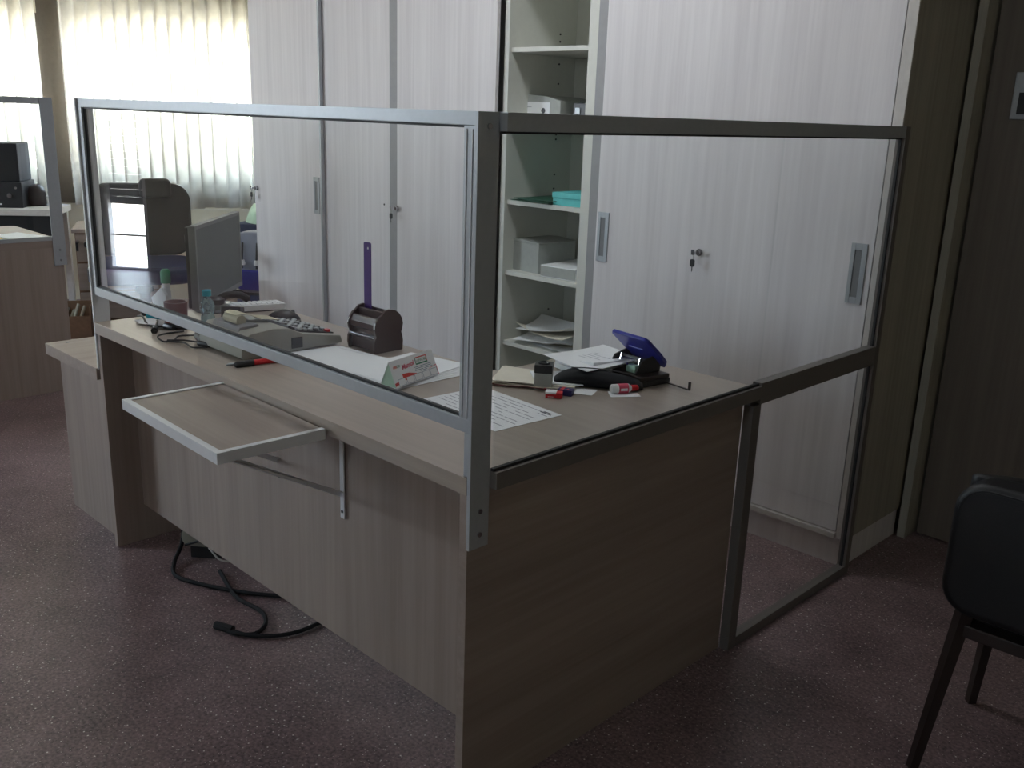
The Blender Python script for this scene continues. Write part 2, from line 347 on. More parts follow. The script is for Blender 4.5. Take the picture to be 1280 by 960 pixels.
def ceil(bm):
    pts = [W(SL-T, -T), W(S_END+.3, -T), Vector((-3.7, 4.9, 0)), Vector((-3.7, 2.36, 0)), Vector((3.36, 2.36, 0)), Vector((3.36, -5.66, 0)), Vector((-2.3, -5.66, 0))]
    prism(bm, [(p.x, p.y) for p in pts], 'z', H, H+.12)
struct('ceiling', 'ceil', ceil)

# floor: a screed with terrazzo tiles laid on it
floor = struct('floor', 'grout', lambda bm: prism(bm, [(p.x, p.y) for p in (W(SL-T, -T), W(S_END+.3, -T), Vector((-3.7, 4.9, 0)), Vector((-3.7, 2.36, 0)), Vector((3.36, 2.36, 0)), Vector((3.36, -5.66, 0)), Vector((-2.3, -5.66, 0)))], 'z', -.12, -.0015))
TS = .30; bmt = bmesh.new(); box(bmt, -.1498, .1498, -.1498, .1498, -.02, 0)
bmesh.ops.bevel(bmt, geom=[e for e in bmt.edges if all(v.co.z > -.001 for v in e.verts)], offset=.0004, segments=1, affect='EDGES')
tme = bpy.data.meshes.new('tile'); bmt.to_mesh(tme); bmt.free(); tme.materials.append(M['tile'])
def inside(x, y): 
    m = (Vector((x, y, 0))-P0).dot(N); s = (Vector((x, y, 0))-P0).dot(U)
    return m > -.2 and s > SL-.2 and -5.75 < y < 4.6 and x < 3.45 and not (x > -3.7 and y > 2.5)
near, rest = [], []
M0 = -2.04 - (-5.69644)     # joint position measured from the window wall
for i in range(-16, 26):
    for j in range(-14, 44):
        s = (i+.5)*TS + .08; m = (j+.5)*TS + (M0 % TS); c = W(s, m)
        if not inside(c.x, c.y): continue
        d = c-CAMP; wz = d.dot(CF); vis = False
        if wz > .2:
            px, py = 640+FPX*d.dot(CR)/wz, 480-FPX*d.dot(CU)/wz; vis = -60 < px < 1340 and py < 1060 and py > 380
        (near if vis and not (c.x > .2 and c.y > 2.4) else rest).append((d.length, c))
near.sort(key=lambda a: a[0]); rest += near[300:]; near = near[:300]
for _, c in near:
    o = bpy.data.objects.new('tile', tme); COL.objects.link(o); o.parent = floor; o.location = c; o.rotation_euler.z = ANG
def rest_tiles(bm):
    for _, c in rest:
        q = [c+U*a*.1496+N*b*.1496 for a, b in ((-1, -1), (1, -1), (1, 1), (-1, 1))]
        bm.faces.new([bm.verts.new((p.x, p.y, 0)) for p in q][::-1])
ft = struct('tile_field', 'tile', rest_tiles, parent=floor); ft['kind'] = 'stuff'

# windows in the window wall and the added glazed door and high window in the left side wall
def window(name, s0, s1, z0, z1, side=False, mid=2):
    def bx(a0, a1, d0, d1, za, zb): return (SL+d0, SL+d1, a0, a1, za, zb) if side else (a0, a1, d0, d1, za, zb)
    fr = room(name, 'alu_white', [bx(s0, s1, -.11, -.05, z0, z0+.05), bx(s0, s1, -.11, -.05, z1-.05, z1), bx(s0, s0+.05, -.11, -.05, z0+.05, z1-.05), bx(s1-.05, s1, -.11, -.05, z0+.05, z1-.05)])
    wdt = (s1-s0-.1)/mid
    for k in range(mid):
        a = s0+.05+k*wdt
        sash = room('sash', 'alu_white', [bx(a, a+.03, -.095, -.065, z0+.05, z1-.05), bx(a+wdt-.03, a+wdt, -.095, -.065, z0+.05, z1-.05), bx(a+.03, a+wdt-.03, -.095, -.065, z0+.05, z0+.08), bx(a+.03, a+wdt-.03, -.095, -.065, z1-.08, z1-.05)], fr)
        room('pane', 'winglass', [bx(a+.03, a+wdt-.03, -.082, -.078, z0+.08, z1-.08)], fr)
    return fr
w1 = window('window_1', A0, A1, SILL, HEAD)
w2 = window('window_2', B0, B1, SILL, HEAD, mid=3)
w3 = window('fill_window_left', WIN[0], WIN[1], WZ0, WZ1, side=True, mid=3)  # unseen window added to light the cupboard fronts, set high to stay unreflected
d2 = room('added_door', 'alu_white', [(SL-.11, SL-.05, DOOR[0], DOOR[0]+.06, 0, DZ), (SL-.11, SL-.05, DOOR[1]-.06, DOOR[1], 0, DZ), (SL-.11, SL-.05, DOOR[0]+.06, DOOR[1]-.06, DZ-.06, DZ),
      (SL-.10, SL-.06, DOOR[0]+.06, DOOR[1]-.06, .0, .02), (SL-.09, SL-.07, DOOR[0]+.06, DOOR[1]-.06, .29, .305)])  # unseen door added for the bright reflection in the front glass
room('pane', 'winglass', [(SL-.082, SL-.078, DOOR[0]+.06, DOOR[1]-.06, .02, .56)], d2)
for k in range(23):
    room('added_shutter_slat', 'filler', [(SL-.105, SL-.092+.004*(k % 2), DOOR[0]+.06, DOOR[1]-.06, .56+.063*k, .621+.063*k)], d2)  # shutter added to crop the door's reflection in the glass
room('window_sill', 'wall', [(A0-.02, A1+.02, -.05, .03, SILL-.03, SILL)], w1)

# unseen ceiling panel added as overhead fill on the clerk's side
def emit(name, col, strength):
    m, t, b = new_mat(name); b.inputs['Base Color'].default_value = (.8, .8, .8, 1); b.inputs['Emission Color'].default_value = col; b.inputs['Emission Strength'].default_value = strength; return m
M['fill_lamp'] = emit('fill_light_diffuser', (.93, .97, 1.0, 1), 6.0)
lampt = thing('fill_light_panel', 'unseen overhead light panel added as fill above the clerk side of the counter', 'fill light', (-1.05, .95, H))
pl('frame', 'alu_white', lampt, BB((-.62, .62, -.17, -.15, -.07, 0), (-.62, .62, .15, .17, -.07, 0), (-.62, -.60, -.15, .15, -.07, 0), (.60, .62, -.15, .15, -.07, 0)), bev=.002)
pl('diffuser', 'fill_lamp', lampt, B(-.60, .60, -.15, .15, -.062, -.05))

# brown flush door and its jamb right of the cupboards
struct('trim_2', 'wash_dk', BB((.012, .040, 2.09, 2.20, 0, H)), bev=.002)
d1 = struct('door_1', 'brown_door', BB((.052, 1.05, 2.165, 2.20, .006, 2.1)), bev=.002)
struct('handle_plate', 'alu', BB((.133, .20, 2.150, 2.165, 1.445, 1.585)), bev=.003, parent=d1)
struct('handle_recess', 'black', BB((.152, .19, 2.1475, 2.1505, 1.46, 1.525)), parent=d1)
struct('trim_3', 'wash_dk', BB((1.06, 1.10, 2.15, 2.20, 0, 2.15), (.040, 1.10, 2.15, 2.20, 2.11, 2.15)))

# vertical blinds
def slat_mesh(w, z0, z1):
    bm = bmesh.new(); n = 6; cols = []
    for k in range(n+1):
        x = (k/n-.5)*w; y = .008*(1-(2*k/n-1)**2)
        cols.append([bm.verts.new((x, y+d, z)) for z in (z0, z1) for d in (0, .0008)])
    for a, b in zip(cols, cols[1:]):
        for p, q in ((0, 2), (2, 3), (3, 1), (1, 0)): bm.faces.new((a[p], b[p], b[q], a[q]))
    bm.faces.new([cols[0][i] for i in (0, 2, 3, 1)]); bm.faces.new([cols[-1][i] for i in (0, 1, 3, 2)])
    bmesh.ops.recalc_face_normals(bm, faces=bm.faces)
    me = bpy.data.meshes.new('slat'); bm.to_mesh(me); bm.free(); me.materials.append(M['blind']); me.shade_smooth(); return me
SLM = slat_mesh(.102, -2.03, -.03)
def blind(label, s0, s1, zb, seed):
    t = thing('vertical_blind', label, 'blind', W(s0, .12, 2.72), ANG, 'vertical fabric blinds at the windows')
    L = s1-s0
    pl('head_rail', 'alu_white', t, B(-.02, L+.02, -.025, .025, -.03, .02), bev=.003)
    rn = random.Random(seed); n = int(L/.082)
    pl('bottom_chain', 'alu_white', t, lambda bm: tube(bm, [(0.0+L*k/20, .012*(1 if k % 2 else -1), -2.045) for k in range(21)], .0015, 4))
    for k in range(n):
        o = bpy.data.objects.new('slat', SLM); COL.objects.link(o); o.parent = t
        ang = R(11+rn.uniform(-5, 5)) if k < n*.62 else R(48+rn.uniform(-16, 14))
        o.location = ((k+.5)*L/n, 0, rn.uniform(-.012, .012)); o.rotation_euler.z = ang
    return t
blind('cream vertical blind covering the window beside the white cupboards', .085, 1.62, .67, 1)
blind('cream vertical blind at the window behind the far-left desk', -3.58, -.075, .67, 2)

# ------------------------------------------------------------------ white-washed cupboards
YF = 1.69
def handle(door, xc, side):
    """recessed pull: a light plate with a dark slot"""
    z0, z1 = .878, 1.064; w = .052
    h = pw('handle', 'alu', door, BB((xc-w/2, xc-w/2+.013, YF-.004, YF+.002, z0, z1), (xc+w/2-.016, xc+w/2, YF-.004, YF+.002, z0, z1),
           (xc-w/2+.013, xc+w/2-.016, YF-.004, YF+.002, z0, z0+.02), (xc-w/2+.013, xc+w/2-.016, YF-.004, YF+.002, z1-.02, z1)), bev=.0012)
    pw('handle_recess', 'grey', door, B(xc-w/2+.013, xc+w/2-.016, YF-.0015, YF+.002, z0+.02, z1-.02))
def lock(door, x, key=True, z=.966):
    pw('lock', 'chrome', door, lambda bm: (tube(bm, [(x, YF+.002, z), (x, YF-.006, z)], .013, 14), tube(bm, [(x, YF-.006, z), (x, YF-.016, z)], .009, 12)), smooth=35)
    if key:
        pw('key', 'chrome', door, lambda bm: (box(bm, x-.0015, x+.0015, YF-.034, YF-.016, z-.005, z+.005), tube(bm, [(x, YF-.034, z-.003), (x, YF-.037, z+.004), (x, YF-.037, z-.02)], .0012, 6),
             box(bm, x-.010, x+.002, YF-.040, YF-.036, z-.006, z+.012)), bev=.0005)
        pw('key_tag', 'black', door, lambda bm: (prism(bm, rrect(.018, .026, .006, 3, x-.003, z-.034), 'y', YF-.040, YF-.035), box(bm, x-.004, x-.001, YF-.039, YF-.037, z-.064, z-.046)), bev=.001)
TOP = 2.42
# unit at the left
c1 = thing('storage_cupboard', 'tall whitewashed sliding-door cupboard beside the blinds, left of the open shelves', 'cupboard', (-3.0, 1.9, 0))
pw('side_panel', 'wash', c1, B(-3.632, -3.614, YF+.02, 2.18, 0, TOP), bev=.001)
pw('side_panel', 'filler', c1, B(-2.424, -2.362, YF+.014, 2.18, 0, TOP), bev=.001)
pw('top_panel', 'wash', c1, B(-3.614, -2.424, YF+.02, 2.18, TOP-.018, TOP))
pw('back_panel', 'carcass', c1, B(-3.614, -2.424, 2.17, 2.18, .1, TOP-.018))
pw('plinth', 'wash', c1, B(-3.614, -2.424, YF+.03, YF+.048, 0, .10))
dA = pw('sliding_door', 'wash', c1, B(-3.625, -2.978, YF, YF+.018, .122, TOP-.02), bev=.0012)
pw('door_edge', 'alu', dA, B(-2.978, -2.966, YF-.002, YF+.018, .122, TOP-.02), bev=.001)
handle(dA, -3.012, 1); lock(dA, -3.597)
dB = pw('sliding_door', 'wash', c1, B(-3.05, -2.426, YF+.022, YF+.040, .122, TOP-.02), bev=.0012)
pw('screw_cap', 'black', dB, lambda bm: tube(bm, [(-2.475, YF+.024, .972), (-2.475, YF+.020, .972)], .0045, 10))
pw('door_track', 'edge', c1, B(-3.614, -2.424, YF-.004, YF+.05, .10, .115), bev=.001)
# unit at the right, with the open bay
c2 = thing('storage_cupboard', 'tall whitewashed cupboard with an open shelf bay behind the counter, glass screen against its corner', 'cupboard', (-1.2, 1.9, 0))
pw('side_panel', 'wash', c2, B(-2.354, -2.338, YF+.02, 2.14, .10, TOP))
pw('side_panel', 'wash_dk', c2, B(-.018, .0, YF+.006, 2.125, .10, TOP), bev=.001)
pw('edge_strip', 'edge', c2, B(-.032, .0, YF-.002, YF+.005, .10, TOP), bev=.001)
pw('top_panel', 'wash', c2, B(-2.338, -.018, YF+.02, 2.14, TOP-.018, TOP))
pw('back_panel', 'carcass', c2, B(-2.338, -.018, 2.125, 2.14, .1, TOP-.018))
pw('plinth', 'wash', c2, BB((-2.338, -.004, YF+.014, YF+.032, 0, .099), (-.022, -.004, YF+.032, 2.10, 0, .099)), bev=.001)
pw('door_track', 'edge', c2, BB((-2.338, -.034, YF-.012, YF+.012, .10, .118)), bev=.001)
pw('divider', 'carcass', c2, B(-1.690, -1.664, YF+.03, 2.125, .118, TOP-.018), bev=.0008)
pw('divider', 'carcass', c2, B(-1.243, -1.196, YF+.03, 2.125, .118, TOP-.018), bev=.0008)
for z in (.118, .455, .763, 1.062, 1.372, 1.668, 1.965):
    pw('shelf', 'carcass', c2, B(-1.664, -1.243, YF+.045, 2.125, z-.018, z), bev=.0008)
def peg(bm):
    for z in (.50, .56, 1.02, 1.10, 1.16, 1.31, 1.33, 1.54, 1.62, 1.71, 1.74):
        tube(bm, [(-1.664+.001, 2.02, z), (-1.660, 2.02, z)], .004, 8)
pw('peg_hole', 'black', c2, peg)['kind'] = 'stuff'
dC = pw('sliding_door', 'wash', c2, B(-2.350, -1.706, YF, YF+.018, .122, TOP-.02), bev=.0012); lock(dC, -2.345)
pw('sliding_door', 'filler', c2, B(-1.192, -.60, YF+.022, YF+.040, .122, TOP-.02), bev=.0012)
dD = pw('sliding_door', 'wash', c2, B(-1.132, -.036, YF, YF+.018, .122, TOP-.02), bev=.0012)
handle(dD, -1.096, 0); handle(dD, -.080, 1); lock(dD, -.655)

# things on the shelves
sb = thing('file_box', 'white and grey flat box with dark round mark on the shelf above the screen rail', 'box', (-1.62, 1.86, 1.372))
pl('body', 'copy', sb, lambda bm: prism(bm, [(-.13, 0), (.14, 0), (.14, .094), (.06, .112), (-.05, .118), (-.13, .098)], 'y', -.02, .20), bev=.003)
pl('end_label', 'paper', sb, B(-.118, .082, -.022, -.0202, .004, .088))
pl('finger_hole', 'black', sb, lambda bm: tube(bm, [(.048, -.0222, .055), (.048, -.0235, .055)], .011, 14))
pl('printed_line', 'ink', sb, BB((-.102, -.099, -.0228, -.0221, .02, .075), (-.092, -.02, -.0228, -.0221, .068, .070)))
ss = thing('stamp_box', 'small black box with white striped front on the shelf above the rail', 'box', (-1.345, 1.86, 1.372))
pl('body', 'black', ss, B(-.075, .085, -.01, .12, 0, .088), bev=.003)
pl('white_front', 'paper', ss, B(.0, .084, -.013, -.0102, .0, .074)); pl('stripe', 'inkdk', ss, BB((.018, .023, -.0142, -.0131, .005, .06), (.032, .037, -.0142, -.0131, .005, .06)))
pl('buckle', 'alu', ss, B(-.062, -.035, -.014, -.0102, .045, .07), bev=.002)
tb = thing('folder_box', 'turquoise card box lying on the shelf at the right end', 'box', (-1.335, 1.80, 1.062), R(4))
pl('body', 'teal', tb, B(-.08, .075, -.05, .19, 0, .048), bev=.003); pl('lid', 'teal', tb, B(-.083, .078, -.053, .193, .030, .052), bev=.003)
gf = thing('folder_stack', 'flat dark green card folders beside the turquoise box on the shelf', 'folders', (-1.52, 1.84, 1.062), R(-6))
for k in range(3): pl('folder', 'dkgreen', gf, lambda bm, k=k: sheet(bm, (.0+.01*k, .01*k), .22, .24, R(4*k-4), .0005+.004*k, .006, seed=k, th=.003), smooth=35)
wb = thing('paper_carton', 'large off-white paper carton standing open on the second shelf', 'carton', (-1.59, 1.83, .763), R(-3))
pl('body', 'copy', wb, B(-.125, .085, -.05, .17, 0, .124), bev=.003); pl('flap', 'copy', wb, lambda bm: prism(bm, [(-.126, .1245), (.086, .1245), (.088, .128), (-.02, .136), (-.126, .130)], 'y', -.052, .17), bev=.001)
rm = thing('paper_ream', 'low white paper ream in front of the carton end, at the right', 'ream', (-1.375, 1.80, .763), R(5))
pl('wrapper', 'paper', rm, B(-.095, .085, -.045, .20, 0, .050), bev=.004); pl('end_flap', 'copy', rm, B(-.093, .083, -.0475, -.0452, .004, .046), bev=.001)
ps = thing('paper_pile', 'crumpled loose white papers heaped on the lowest visible shelf', 'papers', (-1.45, 1.86, .455))
for k in range(7):
    pl('sheet', 'cream' if k % 3 == 2 else 'paper', ps, lambda bm, k=k: sheet(bm, (-.02+.012*math.sin(k*2), -.005+.01*math.cos(k)), .28, .20, R(-14+9*k % 31), .002+.004*k+(.006*k if k > 4 else 0), .012+.006*k, 10, 10, seed=20+k), smooth=60)
sc_ = pl('scribble', 'ink', ps, BB(*[(-.12+.03*i, -.105+.03*i, -.05+.02*(i % 3), -.047+.02*(i % 3), .052, .0525) for i in range(6)])); sc_['kind'] = 'stuff'

# ------------------------------------------------------------------ service counter
DL = 1.7035; ZT = .75
cn = thing('service_counter', 'grey oak laminate service counter carrying the aluminium-framed glass screen', 'desk', (-.85, .4, 0))
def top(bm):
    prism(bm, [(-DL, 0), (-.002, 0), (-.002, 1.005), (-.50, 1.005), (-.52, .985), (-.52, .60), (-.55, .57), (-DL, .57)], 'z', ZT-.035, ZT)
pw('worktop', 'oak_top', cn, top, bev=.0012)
pw('side_panel', 'oak_z', cn, B(-DL, -DL+.022, .004, .56, 0, ZT-.035), bev=.001)
pw('side_panel', 'oak_y', cn, B(-.024, -.002, .004, .965, 0, ZT-.035), bev=.001)
pw('modesty_panel', 'oak_z', cn, B(-DL+.022, -.024, .10, .118, .125, ZT-.035), bev=.001)
pw('back_leg_panel', 'oak_z', cn, B(-.50, -.024, .945, .963, .125, ZT-.035), bev=.001)
# glass screen
scn = thing('glass_screen', 'aluminium-framed glass screen standing on the counter corner and reaching the cupboard', 'screen', (0, 0, 0))
ZG = 1.412
pw('corner_post', 'alu', scn, B(-.001, .008, 0, .050, .604, ZG), bev=.0008)
pw('left_post', 'alu_white', scn, B(-DL-.008, -DL, 0, .050, .60, ZG), bev=.0008)
def bolts(x, ys, zs, d=1):
    return lambda bm: [tube(bm, [(x, ys, z), (x+d*.003, ys, z)], .0052, 10) for z in zs]
for z in (.632, .680, 1.388): pw('bolt', 'chrome', scn, bolts(.008, .026, [z]), smooth=35)
fr = pw('front_rail', 'alu', scn, B(-DL, -.001, .006, .026, ZG-.024, ZG), bev=.0015)
pw('front_rail', 'alu', scn, B(-DL, -.001, .006, .026, .836, .862), bev=.0015)
pw('front_stile', 'alu', scn, B(-.034, -.001, .006, .026, .862, ZG-.024), bev=.0015)
pw('front_stile', 'alu', scn, B(-DL, -DL+.024, .006, .026, .862, ZG-.024), bev=.0015)
pw('front_stile_foot', 'alu', scn, B(-.016, -.001, .004, .026, ZT+.0005, .836), bev=.001)
pw('stile_groove', 'alu_white', scn, BB((-.0275, -.0255, .0045, .006, .866, ZG-.03), (-.0125, -.0105, .0045, .006, .866, ZG-.03)))
pw('gasket', 'gasket', scn, BB((-DL+.024, -.034, .012, .020, .862, .867), (-DL+.024, -.034, .012, .020, ZG-.028, ZG-.024), (-.038, -.034, .012, .020, .867, ZG-.028), (-DL+.024, -DL+.028, .012, .020, .867, ZG-.028)))
pw('pane', 'glass', scn, B(-DL+.028, -.038, .0135, .0185, .867, ZG-.028))
X0, X1, YE = -.001, .027, 1.684
pw('side_rail', 'alu', scn, B(X0, X1, .050, YE-.028, ZG-.032, ZG), bev=.0015)
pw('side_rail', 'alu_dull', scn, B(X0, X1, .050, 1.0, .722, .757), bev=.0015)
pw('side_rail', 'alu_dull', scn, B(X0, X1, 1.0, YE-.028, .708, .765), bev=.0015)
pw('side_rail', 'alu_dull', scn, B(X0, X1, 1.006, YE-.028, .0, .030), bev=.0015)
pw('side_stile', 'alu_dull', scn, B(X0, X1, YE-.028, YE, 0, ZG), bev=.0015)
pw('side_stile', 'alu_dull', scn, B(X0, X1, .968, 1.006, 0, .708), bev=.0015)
pw('gasket', 'gasket', scn, BB((.010, .018, .05, YE-.028, .757, .763), (.010, .018, YE-.034, YE-.028, .030, .708), (.010, .018, YE-.034, YE-.028, .765, ZG-.032), (.010, .018, .05, YE-.034, ZG-.036, ZG-.032)))
pw('pane', 'glass', scn, B(.0115, .0165, .052, 1.0, .763, ZG-.036)); pw('pane', 'glass', scn, B(.0115, .0165, 1.0, YE-.034, .765, ZG-.036))
pw('pane', 'glass', scn, B(.0115, .0165, 1.006, YE-.034, .030, .708))
# little customer shelf
ts = thing('writing_shelf', 'small square oak shelf with pale metal edging bracketed to the counter front', 'shelf', (-.69, -.125, .707), R(-1.5))
pl('board', 'oak_x', ts, B(-.222, .222, -.118, .120, .006, .0245), bev=.0005)
pl('edging', 'alu_white', ts, BB((-.237, -.222, -.133, .122, .002, .0265), (.222, .237, -.133, .122, .002, .0265), (-.222, .222, -.133, -.118, .002, .0265)), bev=.0012)
for x in (-.145, .145):
    b = pl('bracket', 'alu_white', ts, BB((x-.008, x+.008, .222, .2255, -.245, .0), (x-.008, x+.008, -.11, .2225, -.0025, .002)), bev=.0008)
    def strut(bm, x=x):
        prism(bm, [(-.105, -.004), (-.085, -.004), (.222, -.178), (.222, -.192)], 'x', x-.0105, x-.0075)
        prism(bm, [(-.105, -.004), (-.103, -.001), (.222, -.176), (.222, -.179)], 'x', x-.0075, x+.006)
        for v in bm.verts: v.co.x += .042*(.222-v.co.y)/.33
    pl('strut', 'alu_white', b, strut); pl('screw', 'black', b, lambda bm, x=x: tube(bm, [(x, .222, -.228), (x, .2205, -.228)], .004, 8))
# low return cabinet left of the counter
rc = thing('low_cabinet', 'low grey oak side cabinet against the left end of the counter', 'cabinet', (-1.93, .30, 0))
pw('top', 'oak_y', rc, B(-2.145, -1.718, -.002, .60, .562, .600), bev=.0012)
pw('front_panel', 'oak_z', rc, B(-2.125, -1.722, .035, .053, 0, .562), bev=.001)
pw('side_panel', 'oak_z', rc, B(-2.125, -2.105, .053, .58, 0, .562), bev=.001); pw('side_panel', 'oak_z', rc, B(-1.742, -1.722, .053, .58, 0, .562), bev=.001)
pw('back_panel', 'oak_z', rc, B(-2.105, -1.742, .562, .58, .05, .562)); pw('screw_cap', 'alu', rc, lambda bm: tube(bm, [(-2.11, .06, .600), (-2.11, .06, .602)], .006, 10))

# ------------------------------------------------------------------ things on the counter
def prints(parent, mat, w, d, rows, z, seed, rot=0, along='x'):
    rn = random.Random(seed)
    def f(bm):
        for k in range(rows):
            y = -d/2+.02+(d-.04)*k/(rows-1)
            x = -w/2+.015
            while x < w/2-.03:
                l = rn.uniform(.012, .05)
                if rn.random() < .72: box(bm, x, min(x+l, w/2-.012), y-.0012, y+.0012, z, z+.0002)
                x += l+.005
    return pl('print', mat, parent, f)
pa = thing('form_sheet', 'single printed white form lying flat beside the corner post', 'paper', (-.300, .340, ZT), R(-4))
pl('sheet', 'paper', pa, lambda bm: sheet(bm, (0, 0), .285, .200, 0, .0004, .0), bev=0)
prints(pa, 'ink', .285, .2, 11, .0011, 4); pl('stamp', 'inkdk', pa, BB((.095, .130, .075, .079, .0011, .0013), (.10, .125, .082, .086, .0011, .0013)))
pb = thing('paper_stack', 'loose white papers spread between the calculator and the tent calendar', 'papers', (-.88, .34, ZT), R(6))
for k in range(5): pl('sheet', 'paper', pb, lambda bm, k=k: sheet(bm, (-.03+.035*k, .01*((k*7) % 3)-.02), .21, .16, R(-12+7*k), .0006+.0012*k, .004, seed=30+k), smooth=60)
pl('pen_line', 'ink', pb, BB((-.06, .05, .04, .0412, .0125, .0127)))
pc = thing('paper_stack', 'stack of white sheets beneath the tent calendar', 'papers', (-.655, .385, ZT), R(4))
for k in range(5): pl('sheet', 'paper', pc, lambda bm, k=k: sheet(bm, (-.008*k+.01, .004*k), .20, .27, R(2.4*k-4), .0006+.0014*k, .001, seed=40+k), smooth=60)
# tent calendar
Y0c, Y1c = .246, .418
tcx = thing('tent_calendar', 'folded white tent calendar with red and green advertising print', 'calendar', (-.578, .332, ZT+.0085), R(103.5-90))
Lc = .176; hc = .062; dc = .026           # half length along local y
sl = math.atan2(hc, dc)
def tent(bm):
    prism(bm, [(-dc, 0), (dc, 0), (0, hc)], 'y', -Lc/2, Lc/2)
def tentshell(bm):
    n = .0012
    for sgn in (1, -1):
        prism(bm, [(sgn*dc, 0), (sgn*(dc-n), 0), (-.0003*sgn, hc-n), (0, hc)], 'y', -Lc/2, Lc/2)
    box(bm, -dc+.001, dc-.001, -Lc/2, Lc/2, 0, .0008)
pl('card', 'paper', tcx, tentshell); pl('end_flap', 'mint', tcx, lambda bm: prism(bm, [(-dc+.002, .001), (dc-.002, .001), (0, hc-.003)], 'y', -Lc/2+.001, -Lc/2+.002))
# face frame: x along +y local, y up the slope, z outwards
sw = math.hypot(hc, dc); ux = Vector((0, 1, 0)); uy = Vector((-dc/sw, 0, hc/sw)); uz = ux.cross(uy)
FM = Matrix(((ux.x, uy.x, uz.x, dc), (ux.y, uy.y, uz.y, -Lc/2), (ux.z, uy.z, uz.z, 0), (0, 0, 0, 1))) @ Matrix.Translation((0, 0, .0003))
def face(name, mat, quads):
    bm = bmesh.new()
    for q in quads:
        vs = [bm.verts.new((x, y, 0)) for x, y in q]; bm.faces.new(vs)
    bm.transform(FM); return finish(name, bm, M[mat], tcx, 0, 0, False)
face('red_band', 'redprint', [[(.0, .012), (.045, .019), (.045, .012), (.0, .004)], [(.036, .012), (.036, .0295), (.062, .028), (.092, .020), (.05, .012)]])
face('day_box', 'blueprint', [[(a, .002), (a+.029, .002), (a+.029, .0195), (a, .0195)] for a in (.014, .047, .080, .113, .144)])
bm_off = Matrix.Translation((0, 0, .0002))
def face2(name, mat, quads):
    bm = bmesh.new()
    for q in quads: bm.faces.new([bm.verts.new((x, y, 0)) for x, y in q])
    bm.transform(FM @ bm_off); return finish(name, bm, M[mat], tcx, 0, 0, False)
face2('day_panel', 'paper', [[(a+.001, .003), (a+.0278, .003), (a+.0278, .0185), (a+.001, .0185)] for a in (.014, .047, .080, .113, .144)])
face('red_edge', 'pink', [[(.1735, .0), (.176, .0), (.176, .024), (.1735, .024)], [(.140, .021), (.176, .0255), (.176, .0275), (.145, .0225)]])
face('green_frame', 'green', [[(.098, .040), (.146, .040), (.146, .0435), (.098, .0435)], [(.098, .040), (.1005, .040), (.1005, .058), (.098, .058)]])
face('red_frame', 'redprint', [[(.098, .0565), (.146, .0565), (.146, .059), (.098, .059)], [(.1435, .0435), (.146, .0435), (.146, .0565), (.1435, .0565)]])
face('text_line', 'blueprint', [[(a, y), (a+l, y), (a+l, y+.0014), (a, y+.0014)] for a, l, y in ((.088, .070, .0345), (.090, .066, .0305), (.088, .034, .0262), (.126, .034, .0262), (.108, .028, .0225))])
text('lettering', 'Mansol', .017, 'pink', tcx, FM @ Matrix.Translation((.042, .039, .0002)) @ Matrix.Rotation(R(5), 4, 'Z'), shear=.25, bold=.0004)
text('lettering', 'LAPACRIL', .0098, 'green', tcx, FM @ Matrix.Translation((.1015, .0462, .0002)))
text('lettering', 'DIS', .009, 'redprint', tcx, FM @ Matrix.Translation((.010, .047, .0002)), bold=.0002); text('lettering', 'CO', .009, 'green', tcx, FM @ Matrix.Translation((.023, .0475, .0002)), bold=.0002)
# brown desk organiser
og = thing('desk_organizer', 'dark brown scalloped desk organizer with a violet ruler standing in it', 'organizer', (-.86, .437, ZT), R(2))
prof = [(0, 0), (-.004, .018), (-.003, .036), (.004, .048), (.0, .058), (-.003, .072), (.002, .088), (.014, .103), (.024, .108), (.036, .119), (.052, .122), (.070, .118), (.086, .108), (.097, .092), (.101, .076), (.098, .062), (.094, .052), (.098, .042), (.101, .028), (.099, .0)]
pl('cheek', 'brown', og, lambda bm: prism(bm, prof, 'x', -.008, 0), bev=.0015); pl('cheek', 'brown', og, lambda bm: prism(bm, prof, 'x', -.124, -.116), bev=.0015)
core = [(.008, .004), (.008, .034), (.0, .040), (.0, .046), (.016, .046), (.016, .060), (.004, .066), (.004, .080), (.012, .096), (.016, .098), (.024, .086), (.034, .084), (.034, .112), (.040, .114), (.044, .090), (.064, .090), (.066, .114), (.08, .106), (.09, .092), (.093, .06), (.09, .004)]
pl('body', 'brown', og, lambda bm: prism(bm, core, 'x', -.116, -.008), bev=.001)
pl('tray_lip', 'brown', og, lambda bm: tube(bm, [(-.116, .003, .044), (-.008, .003, .044)], .0035, 8), smooth=35)
rl = thing('ruler', 'violet plastic ruler standing upright with a hanging hole', 'ruler', (-.965, .49, .843), R(4))
def ruler(bm):
    outer = rrect(.030, .205, .006, 4, 0, .1025); A = [bm.verts.new((x, -.0012, z)) for x, z in outer]; Bv = [bm.verts.new((x, .0012, z)) for x, z in outer]
    hole = [(.004*math.cos(2*math.pi*k/12)+.002, .188+.004*math.sin(2*math.pi*k/12)) for k in range(12)]
    C = [bm.verts.new((x, -.0012, z)) for x, z in hole]; D = [bm.verts.new((x, .0012, z)) for x, z in hole]
    for loop_o, loop_h in ((A, C), (Bv, D)):
        es = [bm.edges.new((l[i], l[(i+1) % len(l)])) for l in (loop_o, loop_h) for i in range(len(l))]
        bmesh.ops.triangle_fill(bm, edges=es, use_beauty=True)
    for l, m2 in ((A, Bv), (C, D)):
        for i in range(len(l)): bm.faces.new((l[i], l[(i+1) % len(l)], m2[(i+1) % len(l)], m2[i]))
pl('blade', 'purple', rl, ruler)
